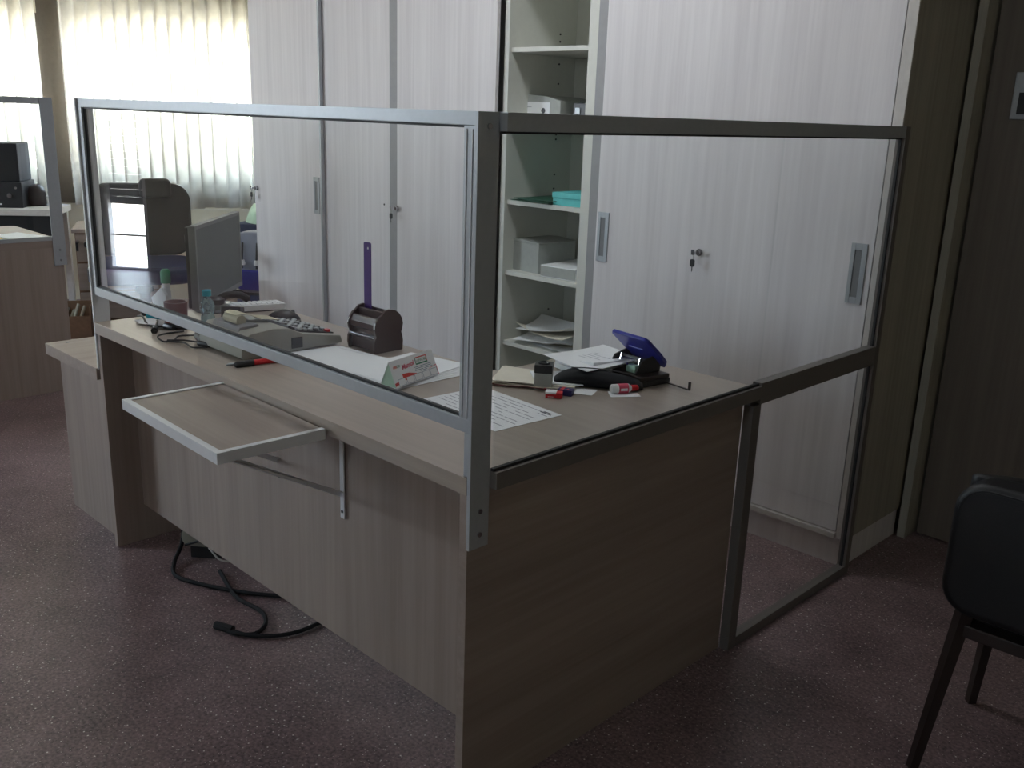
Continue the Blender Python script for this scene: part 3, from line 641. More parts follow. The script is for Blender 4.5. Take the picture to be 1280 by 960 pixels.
# printing calculator
ca = thing('printing_calculator', 'beige printing adding machine with dark keypad behind the screen', 'calculator', (-1.13, .11, ZT), R(0))
pl('body', 'beige', ca, lambda bm: prism(bm, [(0, .008), (.004, .050), (.03, .070), (.10, .076), (.15, .070), (.20, .048), (.32, .028), (.325, .006), (.01, .0)], 'x', -.12, .115), bev=.006, smooth=40)
pl('paper_cradle', 'grey', ca, lambda bm: prism(bm, [(.02, .055), (.03, .078), (.085, .082), (.10, .062)], 'x', -.085, .06), bev=.004)
pl('paper_roll', 'tape', ca, lambda bm: tube(bm, [(-.05, .055, .088), (.025, .055, .088)], .015, 18), smooth=35)
def strip(bm):
    pts = [(.045, .102), (.06, .106), (.085, .100), (.12, .084), (.165, .077), (.18, .074)]
    up = [(y, z+.0008) for y, z in pts][::-1]; prism(bm, pts+up, 'x', -.05, .02)
pl('paper_strip', 'tape', ca, strip)
pl('display', 'black', ca, lambda bm: prism(bm, [(.158, .062), (.180, .056), (.184, .062), (.164, .072)], 'x', -.09, .09), bev=.001)
pl('keypad', 'keys_d', ca, lambda bm: prism(bm, [(.19, .049), (.312, .029), (.313, .033), (.191, .054)], 'x', -.105, .088), bev=.001)
def keybox(bm, x, y, c=.0058):
    z = .0545-(y-.19)*.168; prism(bm, [(x-c*1.2, y-c), (x+c*1.2, y-c), (x+c*1.2, y+c), (x-c*1.2, y+c)], 'z', z-.002, z+.006)
for i in range(8):
    for j in range(6):
        if (i, j) in ((7, 5), (7, 4)): continue
        pl('key', 'keys_l' if (i*3+j) % 4 else 'keys_d', ca, lambda bm, i=i, j=j: keybox(bm, -.094+.0245*i, .202+.019*j), bev=.0012, seg=1)
k_ = pl('key', 'red', ca, lambda bm: keybox(bm, .078, .297, .0065), bev=.0012); k_['label'] = 'red key'
pl('side_slot', 'black', ca, B(.1145, .1165, .155, .19, .012, .042))
# pens, eraser, mouse, keyboard
def pen(name, label, mat, a, b, r, cap='black'):
    a, b = Vector(a), Vector(b); t = thing(name, label, 'pen', a)
    d = (b-a); L = d.length; d.normalize()
    pl('barrel', mat, t, lambda bm: tube(bm, [d*L*.35, d*L], r, 10), smooth=35)
    pl('cap', cap, t, lambda bm: tube(bm, [d*0, d*.006, d*L*.36], r, 10, radii=[r*.5, r*1.15, r*1.2]), smooth=35); return t
pen('marker_pen', 'red marker with black cap lying under the front rail by the calculator', 'red', (-.968, .062, ZT+.008), (-.945, .205, ZT+.008), .0075)
pen('ballpoint_pen', 'thin white pen alongside the red marker', 'paper', (-.995, .055, ZT+.0035), (-.985, .085+.10, ZT+.0035), .003, 'alu')
single('eraser', 'small white eraser block next to the black mouse', 'eraser', 'paper', B(-.018, .018, -.011, .011, 0, .013), (-1.425, .415, ZT), R(30), bev=.003)
ms = thing('computer_mouse', 'glossy black computer mouse near the back edge of the counter', 'mouse', (-1.395, .475, ZT), R(55))
def mouse(bm):
    bmesh.ops.create_uvsphere(bm, u_segments=20, v_segments=12, radius=1)
    for v in bm.verts:
        x, y, z = v.co; v.co = (x*.055, y*.033*(1-.12*x), max(0, z)*.036*(1-.25*x*x)*(1.0 if z > 0 else 0))
pl('shell', 'black', ms, mouse, smooth=60); pl('wheel', 'grey', ms, lambda bm: tube(bm, [(.03, -.003, .027), (.03, .003, .027)], .007, 12), smooth=35)
kb = thing('keyboard', 'slim white keyboard at the back of the counter below the monitor', 'keyboard', (-1.598, .50, ZT), R(72))
pl('case', 'paper', kb, lambda bm: prism(bm, [(-.05, .004), (.05, .004), (.05, .014), (-.05, .024)], 'x', -.085, .085), bev=.002)
pl('foot', 'black', kb, B(-.085, .085, -.045, -.038, 0, .004))
for j in range(4):
    for i in range(9): pl('key', 'paper', kb, lambda bm, i=i, j=j: prism(bm, [(-.077+.0175*i, -.036+.021*j), (-.062+.0175*i, -.036+.021*j), (-.062+.0175*i, -.018+.021*j), (-.077+.0175*i, -.018+.021*j)], 'z', .0205-.0021*j, .0255-.0021*j), bev=.001, seg=1)
# monitor (its screen faces the clerk's side)
ma = Vector((-1.52, .23, 0)); mb = Vector((-1.845, .565, 0)); md = (mb-ma); ml = md.length
mt = thing('monitor', 'switched-off flat monitor seen obliquely behind the front glass', 'monitor', ((ma+mb)/2).to_tuple()[:2]+(ZT,), math.atan2(md.y, md.x))
pl('screen', 'screen', mt, B(-ml/2+.012, ml/2-.012, -.0205, -.0185, .055, .288))
pl('bezel', 'grey', mt, BB((-ml/2, ml/2, -.022, .0, .288, .300), (-ml/2, ml/2, -.022, 0, .040, .055), (-ml/2, -ml/2+.012, -.022, 0, .055, .288), (ml/2-.012, ml/2, -.022, 0, .055, .288)), bev=.0015)
pl('back_shell', 'black', mt, lambda bm: (box(bm, -ml/2+.004, ml/2-.004, -.018, .012, .044, .296), box(bm, -.12, .12, .012, .04, .08, .25)), bev=.005)
pl('stand', 'black', mt, lambda bm: (box(bm, -.02, .02, .0, .025, .008, .16)), bev=.004); pl('base', 'black', mt, lambda bm: lathe(bm, [(.092, 0), (.095, .004), (.09, .010), (.02, .016)], n=28, sy=.75), smooth=35)
# telephone handset shape right of the monitor
tp = thing('desk_telephone', 'black desk telephone handset resting upright right of the monitor', 'telephone', (-1.515, .365, ZT), R(50))
pl('cradle', 'black', tp, lambda bm: prism(bm, [(-.04, 0), (.04, 0), (.035, .03), (-.035, .045)], 'x', -.03, .03), bev=.004)
pl('handset', 'black', tp, lambda bm: tube(bm, curve([(-.045, -.02, .058), (-.02, -.008, .074), (.02, .008, .074), (.045, .02, .058)]), .012, 10, radii=None), smooth=35)
pl('earpiece', 'black', tp, lambda bm: lathe(bm, [(.016, .046), (.024, .05), (.026, .066), (.016, .074)], (-.045, -.02, 0), 16), smooth=35)
# bottle, mug, wipes, glue behind the left part of the front screen
bt = thing('plastic_bottle', 'small clear pale blue plastic bottle in front of the monitor', 'bottle', (-1.45, .245, ZT))
pl('body', 'clearblue', bt, lambda bm: lathe(bm, [(.020, 0), (.022, .006), (.021, .03), (.018, .04), (.022, .052), (.021, .075), (.011, .09), (.011, .098)], n=20), smooth=40)
pl('cap', 'teal_dk', bt, lambda bm: lathe(bm, [(.0135, .096), (.0135, .112), (.011, .114)], n=18), smooth=35)
mg = thing('mug', 'dark maroon mug left of the clear bottle', 'mug', (-1.495, .165, ZT))
pl('cup', 'maroon', mg, lambda bm: lathe(bm, [(.028, 0), (.033, .005), (.034, .08), (.031, .08), (.030, .01)], n=22), smooth=40)
pl('handle', 'maroon', mg, lambda bm: tube(bm, curve([(-.033, 0, .065), (-.055, 0, .06), (-.056, 0, .025), (-.033, 0, .018)]), .0045, 8), smooth=35)
wp = thing('wipes_pack', 'teal wipes pack with white sheet pulled out, at the left end of the counter', 'wipes', (-1.655, .19, ZT), R(20))
pl('pack', 'teal_dk', wp, B(-.035, .035, -.03, .03, 0, .030), bev=.008, smooth=50)
pl('wipe', 'paper', wp, lambda bm: prism(bm, [(-.02, .028), (.028, .028), (.034, .075), (.012, .098), (-.03, .062)], 'y', -.006, .006), bev=.004, smooth=40)
gs = thing('glue_stick', 'white and green capped glue stick behind the wipes pack', 'glue', (-1.70, .235, ZT))
pl('tube', 'paper', gs, lambda bm: lathe(bm, [(.014, 0), (.0145, .05), (.0145, .062), (.012, .085), (.012, .10)], n=16), smooth=35)
pl('cap', 'green', gs, lambda bm: lathe(bm, [(.0155, .10), (.016, .135), (.010, .145)], n=16), smooth=35)
pq = thing('paper_bundle', 'white letters and leaflets lying beneath the monitor edge', 'papers', (-1.57, .14, ZT), R(12))
for k in range(3): pl('sheet', 'paper', pq, lambda bm, k=k: sheet(bm, (.02*k, 0), .16, .06, R(8*k), .001+.002*k, .006, seed=60+k), smooth=60)
# small cables on the counter
def wires(name, label, paths, r, mat='black', plugs=()):
    p0 = paths[0][0]; t = thing(name, label, 'cable', (p0[0], p0[1], ZT if p0[2] > .5 else 0))
    for q in paths: pw('wire', mat, t, lambda bm, q=q: tube(bm, curve(q), r, 6), smooth=50)
    for (a, b, rr) in plugs: pw('plug', mat, t, lambda bm, a=a, b=b, rr=rr: tube(bm, [a, b], rr, 8), bev=.001, smooth=35)
    return t
Z = ZT+.004
wires('adapter_cable', 'tangled thin black adapter leads under the front rail at the left', [
    [(-1.70, .135, Z), (-1.63, .12, Z+.012), (-1.56, .105, Z), (-1.52, .12, Z), (-1.47, .14, Z+.006), (-1.44, .17, Z)],
    [(-1.60, .15, Z), (-1.55, .13, Z+.01), (-1.50, .10, Z), (-1.445, .075, Z+.003)]], .0032,
    plugs=[((-1.49, .095, Z+.004), (-1.455, .075, Z+.004), .010), ((-1.50, .13, Z+.004), (-1.46, .14, Z+.004), .010)])
wires('earphone_cable', 'loose loops of thin black lead with a plug beside the calculator', [
    [(-1.42, .15, Z), (-1.42, .09, Z), (-1.38, .05, Z+.004), (-1.33, .045, Z), (-1.33, .075, Z), (-1.37, .11, Z), (-1.35, .15, Z)],
    [(-1.33, .05, Z), (-1.27, .075, Z+.004), (-1.22, .075, Z), (-1.20, .11, Z)], [(-1.34, .06, Z), (-1.28, .09, Z+.006), (-1.24, .12, Z), (-1.21, .12, Z)]], .0026,
    plugs=[((-1.24, .105, Z+.004), (-1.20, .118, Z+.004), .008), ((-1.31, .14, Z+.008), (-1.25, .125, Z+.008), .014)])
# right group
pd = thing('note_pad', 'dog-eared cream notepad with a white sheet on top near the clip dispenser', 'notepad', (-.395, .585, ZT), R(33))
for k in range(4): pl('page', 'cream' if k < 3 else 'paper', pd, lambda bm, k=k: sheet(bm, (.008*k*(1 if k < 3 else 2.5), .004*k), .20 if k < 3 else .12, .15 if k < 3 else .13, R(3*k-3+(12 if k == 3 else 0)), .001+.0025*k, .010, seed=70+k, th=.0018), smooth=60)
def edge_stitch(bm): tube(bm, curve([(-.10, -.072, .006), (-.05, -.078, .004), (0, -.074, .006), (.05, -.078, .004), (.10, -.075, .006)]), .0018, 5)
pl('torn_edge', 'maroon', pd, edge_stitch)
cl = thing('clip_dispenser', 'square clear paperclip dispenser with black lid', 'dispenser', (-.334, .562, ZT), R(38))
pl('cup', 'copy', cl, B(-.022, .022, -.022, .022, 0, .043), bev=.003); pl('lid', 'black', cl, lambda bm: (box(bm, -.0225, .0225, -.0225, .0225, .043, .064)), bev=.002)
pl('magnet_ring', 'black', cl, lambda bm: lathe(bm, [(.015, .0641), (.015, .067), (.010, .067), (.009, .065)], n=20), smooth=35); pl('inner_face', 'pink', cl, B(.003, .010, -.0228, -.0218, .004, .007))
e1 = thing('eraser_box', 'small red and white eraser box in front of the paperclip dispenser', 'box', (-.262, .524, ZT), R(35))
pl('sleeve', 'red', e1, B(-.020, .020, -.012, .012, 0, .014), bev=.001); pl('top_label', 'paper', e1, B(-.0205, .006, -.0125, .0125, .0105, .0152), bev=.001)
text('lettering', 'eraser', .006, 'paper', e1, Matrix.Translation((-.014, -.0127, .002)) @ Matrix.Rotation(R(90), 4, 'X'))
e2 = thing('eraser_box', 'second eraser box, dark blue with red marks, right behind the red one', 'box', (-.258, .562, ZT), R(25))
pl('sleeve', 'dkblue', e2, B(-.018, .018, -.012, .012, 0, .015), bev=.001); pl('mark', 'red', e2, BB((-.012, -.004, -.0124, .0124, .0148, .0156), (.004, .008, -.008, .002, .0148, .0156)))
bagp = thing('pencil_case', 'soft black pencil case under white papers beside the hole punch', 'case', (-.258, .685, ZT), R(40))
def case(bm):
    n, m = 20, 12; Rr = []
    for i in range(n+1):
        t = i/n; x = (t-.5)*.225; hh = .045*(math.sin(math.pi*min(1, max(0, t*.96+.02)))**.35)*(1-.25*t+.06*math.sin(7*t)); ww = .040*(math.sin(math.pi*(t*.96+.02))**.3)
        Rr.append([bm.verts.new((x, ww*math.cos(2*math.pi*k/m)+.006*math.sin(5*t), hh*.5+hh*.5*max(-1, 1.15*math.sin(2*math.pi*k/m)))) for k in range(m)])
    for a, b in zip(Rr, Rr[1:]):
        for k in range(m): bm.faces.new((a[k], a[(k+1) % m], b[(k+1) % m], b[k]))
    bm.faces.new(Rr[0][::-1]); bm.faces.new(Rr[-1])
pl('pouch', 'blackmatt', bagp, case, smooth=60); pl('zip', 'black', bagp, lambda bm: tube(bm, curve([(-.07, -.012, .048), (-.03, -.014, .050), (.03, -.012, .046), (.08, -.01, .036)]), .0016, 5))
pp = thing('paper_pile', 'heap of white papers draped over the black pencil case', 'papers', (-.335, .765, ZT), R(-4))
for k in range(6): pl('sheet', 'paper', pp, lambda bm, k=k: sheet(bm, (-.03+.003*k if k < 5 else .0, .035-.002*k if k < 5 else -.015), .15 if k < 5 else .165, .17 if k < 5 else .205, R(4*((k*5) % 4)-4), .001+(.0085*k), .002+.002*k, 10, 10, seed=80+k, th=.008 if k < 5 else .0008), smooth=60)
prints(pp, 'ink', .10, .10, 5, .0485, 9)
single('paper_slip', 'small white slip under the correction-fluid tube', 'paper', 'paper', lambda bm: sheet(bm, (0, 0), .075, .045, 0, .0004, .002), (-.165, .675, ZT), R(50))
single('paper_slip', 'white slip poking out under the black pencil case', 'paper', 'paper', lambda bm: sheet(bm, (0, 0), .09, .06, 0, .0004, .001), (-.262, .610, ZT), R(25))
tu = thing('correction_tube', 'white correction-fluid bottle with red cap lying by the hole punch', 'bottle', (-.176, .685, ZT+.0125), R(62))
pl('bottle', 'paper', tu, lambda bm: tube(bm, [(-.034, 0, 0), (-.031, 0, 0), (.012, 0, 0), (.020, 0, 0)], .012, 16, radii=[.009, .012, .012, .007]), smooth=35)
pl('label_band', 'pink', tu, lambda bm: tube(bm, [(-.016, 0, 0), (.010, 0, 0)], .0124, 16), smooth=35); pl('label_patch', 'paper', tu, lambda bm: box(bm, -.012, .006, -.0127, -.0118, -.003, .003))
pl('cap', 'red', tu, lambda bm: tube(bm, [(.020, 0, 0), (.036, 0, 0), (.040, 0, 0)], .0075, 14, radii=[.008, .0075, .004]), smooth=35)
# hole punch
hp = thing('hole_punch', 'large hole punch with blue lever, black base and paper guide arm', 'hole punch', (-.252, .806, ZT), R(-9))
pl('base', 'black', hp, B(-.080, .085, -.068, .064, 0, .016), bev=.004); pl('base_step', 'darkwood', hp, B(-.070, .083, -.040, .062, .016, .026), bev=.002)
for a in (-.052, .048): pl('side_frame', 'black', hp, lambda bm, a=a: prism(bm, [(-.030, .026), (.056, .026), (.060, .060), (.040, .072), (-.012, .058)], 'x', a, a+.005), bev=.001)
for x in (-.035, .035): pl('punch_pin', 'chrome', hp, lambda bm, x=x: tube(bm, [(x, -.010, .018), (x, .002, .062)], .004, 10), smooth=35)
pl('crossbar', 'grey', hp, lambda bm: tube(bm, [(-.05, .010, .056), (.05, .010, .056)], .004, 10), smooth=35)
pl('spring_block', 'mint', hp, B(.010, .042, -.024, -.006, .027, .046), bev=.002); pl('spring', 'chrome', hp, lambda bm: tube(bm, [(.002, -.026, .042), (.016, -.026, .048)], .004, 8), smooth=35)
def lever(bm):
    outline = [(-.045, -.02), (.062, -.02), (.080, .004), (.083, .034), (.079, .094), (.070, .104), (-.050, .104), (-.058, .094), (-.052, .03)]
    c, s = math.cos(R(43)), math.sin(R(43)); up = []; lo = []
    for x, v in outline:
        for th, L_ in ((.006, up), (-.004, lo)):
            L_.append(bm.verts.new((x, .052-v*c+th*s, .052+v*s+th*c)))
    n = len(up); bm.faces.new(up); bm.faces.new(lo[::-1])
    for i in range(n): bm.faces.new((up[i], lo[i], lo[(i+1) % n], up[(i+1) % n]))
pl('lever', 'blue', hp, lever, bev=.0032, seg=3, smooth=40)
pl('lever_rib', 'blue', hp, lambda bm: tube(bm, [(-.02, .052-.055*.73+.0, .052+.055*.68-.006), (.03, .052-.055*.73, .052+.055*.68-.006)], .003, 8), smooth=35)
pl('guide_arm', 'darkwood', hp, lambda bm: (box(bm, .082, .172, .044, .050, .004, .007), box(bm, .167, .172, .044, .050, .007, .026)), bev=.0008)

# ------------------------------------------------------------------ under the counter: cables and a power strip on the floor
wires('floor_cable', 'thick black cables looping out on the floor under the counter', [
    [(-1.52, .16, .18), (-1.50, .14, .05), (-1.44, .08, .012), (-1.36, .045, .008), (-1.26, .075, .008), (-1.12, .15, .008), (-1.0, .25, .008), (-.9, .36, .008)],
    [(-1.30, .16, .008), (-1.12, .115, .008), (-1.00, .125, .008), (-.93, .10, .008), (-.90, .05, .008), (-.935, .01, .008), (-.98, .0, .008)],
    [(-.98, .0, .008), (-.90, .035, .008), (-.84, .11, .008), (-.83, .20, .008), (-.86, .33, .008)]], .0065, mat='blackmatt',
    plugs=[((-1.01, -.01, .010), (-.955, .012, .010), .012)])
pw_ = thing('power_adapter', 'rounded grey power adapter hanging low under the counter front', 'adapter', (-1.44, .20, 0), R(40))
pl('shell', 'beige', pw_, lambda bm: prism(bm, rrect(.15, .065, .03, 6, 0, .075), 'y', -.04, .04), bev=.01, smooth=50); pl('stand', 'black', pw_, B(-.05, .05, -.03, .03, 0, .045), bev=.004)
pl('band', 'black', pw_, lambda bm: tube(bm, [(-.06, -.046, .05), (.065, -.046, .095)], .004, 6)); pl('lead', 'edge', pw_, lambda bm: tube(bm, curve([(.02, -.05, .048), (.07, -.075, .02), (.13, -.05, .012)]), .003, 6), smooth=50)

# ------------------------------------------------------------------ far-left desk with its own screen
fd = thing('far_desk', 'second grey oak counter at the left edge with papers on it', 'desk', (-3.9, -.3, 0))
pw('worktop', 'oak_y', fd, B(-4.25, -3.58, -.70, .61, ZT-.035, ZT), bev=.0012)
pw('front_panel', 'oak_z', fd, B(-3.602, -3.582, -.70, .605, 0, ZT-.035), bev=.001)
pw('end_panel', 'oak_z', fd, B(-4.24, -3.602, .585, .605, 0, ZT-.035), bev=.001); pw('end_panel', 'oak_z', fd, B(-4.24, -3.602, -.70, -.68, 0, ZT-.035), bev=.001)
fs = thing('far_glass_screen', 'aluminium-framed glass screen on the far-left counter', 'screen', (-3.58, .6, 0))
pw('post', 'alu', fs, B(-3.63, -3.58, .606, .618, .63, ZG), bev=.001)
pw('post_face', 'alu', fs, B(-3.580, -3.574, .560, .618, .63, ZG), bev=.001)
pw('top_rail', 'alu', fs, B(-3.60, -3.580, -.70, .606, ZG-.030, ZG), bev=.001); pw('bottom_rail', 'alu', fs, B(-3.60, -3.580, -.70, .606, ZT+.0005, ZT+.02), bev=.001)
pw('post_face', 'alu', fs, B(-3.580, -3.574, -.70, -.65, .63, ZG), bev=.001); pw('pane', 'glass', fs, B(-3.592, -3.588, -.65, .56, ZT+.02, ZG-.03))
for z in (.655, .705): pw('bolt', 'chrome', fs, bolts(-3.574, .59, [z]), smooth=35)
def flat(label, mat, c, w_, d_, rz, z, n=3, cat='papers'):
    t = thing('paper_stack', label, cat, (c[0], c[1], z), rz)
    for k in range(n): pl('sheet', mat, t, lambda bm, k=k: sheet(bm, (.004*k, -.003*k), w_, d_, R(3*k), .0006+.0016*k, .002, 4, 4, seed=k, th=.0012))
flat('pale green papers on the far-left counter, behind the yellow ones', 'mint', (-3.88, .25), .22, .30, R(-10), ZT)
flat('yellow papers on the far-left counter next to its glass', 'yellow', (-3.70, .22), .16, .34, R(2), ZT)
flat('white papers at the right-hand corner of the far-left counter', 'paper', (-3.80, .48), .21, .16, R(14), ZT)
# table by the window with hi-fi
wt = thing('window_table', 'pale side table under the far-left window carrying a black stereo', 'table', W(-.55, .36), ANG)
def L(s0, s1, m0, m1, z0, z1): return (s0+.55, s1+.55, -(m1-.36), -(m0-.36), z0, z1)   # local x = along windows, local y = away from the room
pl('table_top', 'edge', wt, B(*L(-1.5, .055, .17, .58, .665, .705)), bev=.002)
pl('drawer_front', 'blackmatt', wt, B(*L(-1.45, .03, .55, .565, .45, .664)), bev=.002)
for s in (-1.47, .02): 
    for m_ in (.22, .53): pl('leg', 'edge', wt, B(*L(s-.02, s+.02, m_-.02, m_+.02, 0, .665)))
st = thing('stereo', 'black two-tier stereo on the table under the far-left window', 'stereo', W(-.30, .33, .705), ANG)
pl('receiver', 'black', st, B(-.17, .135, -.15, .15, 0, .165), bev=.004); pl('speaker', 'blackmatt', st, B(-.17, .125, -.13, .14, .166, .415), bev=.012)
pl('knob', 'chrome', st, lambda bm: tube(bm, [(.06, -.15, .08), (.06, -.165, .08)], .015, 16), smooth=35); pl('small_knob', 'chrome', st, lambda bm: tube(bm, [(.10, -.15, .13), (.10, -.158, .13)], .008, 12), smooth=35)
pl('badge', 'paper', st, B(-.06, .005, -.152, -.15, .02, .028))
sk = single('speaker_dome', 'small dark round-shouldered speaker to the right of the stereo', 'speaker', 'darkwood', lambda bm: lathe(bm, [(.05, 0), (.06, .01), (.058, .09), (.045, .125), (.02, .145)], n=20), W(-.125, .30, .705), 0, smooth=40)
cb = thing('clear_box', 'clear plastic box on the table between the stereo and the post', 'box', W(-.02, .28, .705), ANG)
pl('tub', 'clear', cb, B(-.055, .02, -.03, .03, 0, .055), bev=.002); pl('rim', 'copy', cb, B(-.057, .022, -.032, .032, .055, .060), bev=.001)
gb = thing('glass_vial', 'small glass bottle with dark stopper on the clear box', 'bottle', W(-.045, .28, .765))
pl('glass', 'clear', gb, lambda bm: lathe(bm, [(.014, 0), (.016, .02), (.006, .035), (.006, .05)], n=14), smooth=40); pl('stopper', 'darkwood', gb, lambda bm: lathe(bm, [(.016, .02), (.017, .03), (.008, .045), (.003, .07)], n=12), smooth=40)
# pedestal, box with odds and ends
pe = thing('drawer_pedestal', 'oak drawer pedestal with a key, standing behind the office chair', 'drawers', (-4.97, 1.21, 0), ANG+R(8))
pl('body', 'card', pe, B(-.02, .46, -.02, .40, .02, .60), bev=.002); pl('top', 'oak_x', pe, B(-.035, .47, -.04, .41, .60, .625), bev=.002)
for z in (.05, .235, .42): pl('drawer', 'oak_x', pe, B(-.015, .455, -.036, -.02, z, z+.17), bev=.002)
pl('lock', 'chrome', pe, lambda bm: tube(bm, [(-.005, -.036, .545), (-.005, -.05, .545)], .012, 12), smooth=35); pl('key', 'black', pe, B(-.015, .0, -.062, -.05, .49, .545), bev=.002)
bx_ = thing('cardboard_box', 'open brown cardboard box with oddments between the two counters', 'box', (-4.74, 1.04, 0), ANG+R(5))
pl('side', 'card', bx_, BB((-.12, .12, -.10, -.095, 0, .14), (-.12, .12, .095, .10, 0, .20), (-.12, -.115, -.095, .095, 0, .19), (.115, .12, -.095, .095, 0, .19), (-.115, .115, -.095, .095, 0, .005)), bev=.0008)
pl('oddment', 'beige', bx_, lambda bm: [tube(bm, [(-.09+.03*k, -.07+.02*(k % 3), .05), (-.05+.03*k, .06-.03*(k % 2), .19-.02*(k % 3))], .010, 8) for k in range(5)], smooth=35)
gl_ = thing('green_bottle', 'dark green round bottle lying on the low cabinet beside the counter post', 'bottle', (-1.80, .17, .600), R(20))
pl('body', 'green_pl', gl_, lambda bm: tube(bm, [(-.045, 0, .03), (-.038, 0, .03), (.03, 0, .03), (.05, 0, .03)], .03, 18, radii=[.018, .030, .030, .012]), smooth=40)
pl('strap', 'edge', gl_, lambda bm: tube(bm, curve([(-.02, -.03, .045), (.0, -.05, .008), (.05, -.05, .004)]), .003, 6))
# office chair behind the counter
oc = thing('office_chair', 'black executive office chair with headrest and dark blue seat behind the counter', 'chair', (-3.88, 1.13, 0), R(64))
# local: +x to the sitter's right as seen from camera, -y towards the camera
def cushion(bm, w, d, t_, r, cz, cy=0, tilt=0):
    prism(bm, rrect(w, d, r, 6, 0, cy), 'z', cz-t_/2, cz+t_/2)
pl('seat', 'cushion', oc, lambda bm: cushion(bm, .54, .50, .09, .12, .52, -.02), bev=.03, seg=4, smooth=50)
def back_pad(bm):
    A = rrect(.54, .40, .10, 6, 0, .765); a = [bm.verts.new((x, .20+.10*(z-.5)+.10*x*x, z)) for x, z in A]; b = [bm.verts.new((x, .27+.10*(z-.55)+.10*x*x, z)) for x, z in A]
    bm.faces.new(a); bm.faces.new(b[::-1]); n = len(A)
    for i in range(n): bm.faces.new((a[i], b[i], b[(i+1) % n], a[(i+1) % n]))
pl('backrest', 'leather', oc, back_pad, bev=.02, seg=3, smooth=50)
pl('headrest', 'leather', oc, lambda bm: prism(bm, rrect(.17, .11, .03, 5, .085, .940), 'y', .20, .27), bev=.02, seg=3, smooth=50)
for sx_ in (-1, 1):
    ar = pl('armrest', 'leather', oc, lambda bm, s=sx_: box(bm, s*.25-.025, s*.25+.025, -.16, .14, .665, .695), bev=.012, seg=3, smooth=50)
    pl('arm_support', 'chrome', ar, lambda bm, s=sx_: tube(bm, curve([(s*.24, .12, .48), (s*.25, .12, .56), (s*.25, .08, .66), (s*.25, -.10, .66), (s*.25, -.12, .54), (s*.24, -.10, .48)]), .011, 8), smooth=50)
pl('gas_column', 'black', oc, lambda bm: lathe(bm, [(.05, .40), (.045, .425), (.03, .38), (.03, .20), (.025, .20), (.025, .09)][::-1], n=16), smooth=35)
for k in range(5):
    a = R(72*k+20); leg = pl('base_leg', 'chrome', oc, lambda bm, a=a: tube(bm, [(.02*math.cos(a), .02*math.sin(a), .105), (.30*math.cos(a), .30*math.sin(a), .075)], .018, 8, radii=[.024, .014]), smooth=35)
    pl('castor', 'black', leg, lambda bm, a=a: tube(bm, [(.30*math.cos(a)-.022*math.sin(a), .30*math.sin(a)+.022*math.cos(a), .03), (.30*math.cos(a)+.022*math.sin(a), .30*math.sin(a)-.022*math.cos(a), .03)], .03, 14), smooth=35)
def drape(bm, z0, z1, w0, w1, d=.16, ph=0):
    n, m = 10, 14; rg = []
    for i in range(n+1):
        t = i/n; z = z1+(z0-z1)*t; ww = w0+(w1-w0)*t
        rg.append([bm.verts.new((ww*math.cos(2*math.pi*k/m)*(1+.10*math.sin(3*k+ph)), d*math.sin(2*math.pi*k/m)*(.5+.5*min(1, 3*t))*(1+.08*math.cos(5*k)), z)) for k in range(m)])
    for a, b in zip(rg, rg[1:]):
        for k in range(m): bm.faces.new((a[k], b[k], b[(k+1) % m], a[(k+1) % m]))
    bm.faces.new(rg[0][::-1]); bm.faces.new(rg[-1])
# backpack and green bag on a dark stand between chair and cupboard
sd = thing('low_stand', 'low dark stand between the office chair and the cupboard', 'stand', (-3.95, 1.90, 0), R(30))
pl('top', 'black', sd, B(-.22, .22, -.16, .18, .31, .335), bev=.004)
for x in (-.19, .19):
    for y in (-.13, .15): pl('leg', 'black', sd, B(x-.012, x+.012, y-.012, y+.012, 0, .31))
bk = thing('backpack', 'grey backpack with blue front pocket standing beside the cupboard', 'bag', (-3.83, 1.80, .335), R(35))
def bag_body(bm): prism(bm, rrect(.26, .36, .09, 6, 0, .18), 'y', -.07, .08)
pl('body', 'greybag', bk, bag_body, bev=.03, seg=3, smooth=60); pl('front_pocket', 'blue', bk, lambda bm: prism(bm, rrect(.17, .12, .03, 4, .0, .08), 'y', -.095, -.07), bev=.012, seg=3, smooth=50)
pl('buckle', 'paper', bk, lambda bm: [lathe(bm, [(.016, 0), (.018, .01), (.012, .03)], (x, -.085, .17), 12) for x in (-.05, .04)], smooth=40)
pl('strap', 'black', bk, lambda bm: [tube(bm, curve([(x, -.072, .30), (x, -.085, .22), (x, -.09, .15)]), .006, 6) for x in (-.05, .04)], smooth=50)
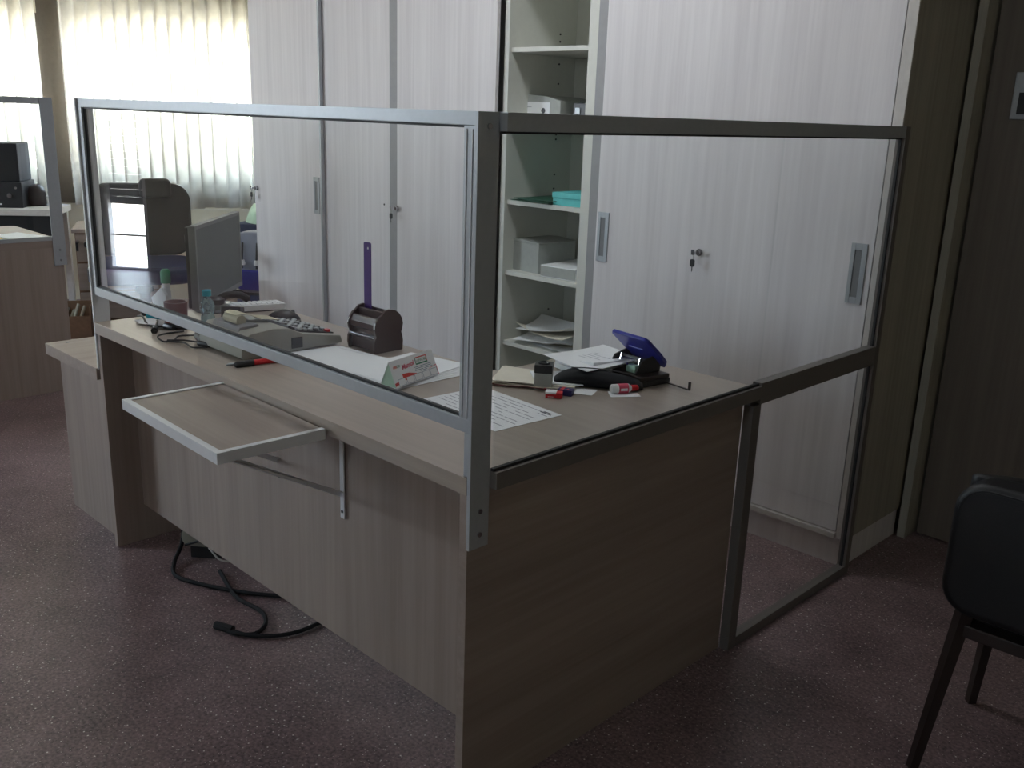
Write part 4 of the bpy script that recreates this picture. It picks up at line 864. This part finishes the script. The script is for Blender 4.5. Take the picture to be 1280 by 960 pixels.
cbx = thing('dark_crate', 'dark blue crate behind the backpack, green bag on top', 'crate', (-4.33, 2.22, 0), R(32))
pl('body', 'navy', cbx, B(-.20, .20, -.15, .15, 0, .66), bev=.006); pl('rim', 'navy', cbx, B(-.21, .21, -.16, .16, .64, .67), bev=.003)
gbg = single('plastic_bag', 'pale green plastic bag on the dark crate under the blind', 'bag', 'bag', lambda bm: drape(bm, 0, .12, .12, .17, .13, 3), (-4.33, 2.22, .671), R(32), smooth=50)

# ------------------------------------------------------------------ black armchair at the right edge
ac = thing('armchair', 'black leatherette visitor armchair with dark splayed legs at the right edge', 'chair', (.88, 1.06, 0), R(2))
def backr(bm):
    A = rrect(.61, .30, .065, 6, 0, .560); f = [bm.verts.new((x, -.195+.0*x, z)) for x, z in A]; g = [bm.verts.new((x, -.115, z)) for x, z in A]
    bm.faces.new(f); bm.faces.new(g[::-1]); n = len(A)
    for i in range(n): bm.faces.new((f[i], g[i], g[(i+1) % n], f[(i+1) % n]))
pl('backrest', 'leather', ac, backr, bev=.018, seg=3, smooth=50)
pl('piping', 'leather', ac, lambda bm: tube(bm, [(x, -.193, z) for x, z in rrect(.585, .275, .055, 6, 0, .560)[0:14]], .0035, 6), smooth=50)
pl('seat', 'leather', ac, lambda bm: prism(bm, rrect(.56, .36, .05, 5, 0, .06), 'z', .36, .47), bev=.02, seg=3, smooth=50)
for s in (-1, 1):
    pl('armrest', 'leather', ac, lambda bm, s=s: prism(bm, [(-.14, .40), (.19, .40), (.20, .58), (.16, .625), (-.14, .712)], 'x', s*.265-.032, s*.265+.032), bev=.018, seg=3, smooth=50)
pl('seat_frame', 'darkwood', ac, BB((-.27, .27, -.16, .20, .345, .375)), bev=.004)
for s in (-1, 1):
    pl('leg', 'darkwood', ac, lambda bm, s=s: tube(bm, [(s*.255, -.145, .44), (s*.30, -.188, .0)], .016, 4, radii=[.020, .014]))
    pl('leg', 'darkwood', ac, lambda bm, s=s: tube(bm, [(s*.265, .16, .40), (s*.292, .182, .0)], .016, 4, radii=[.020, .014]))
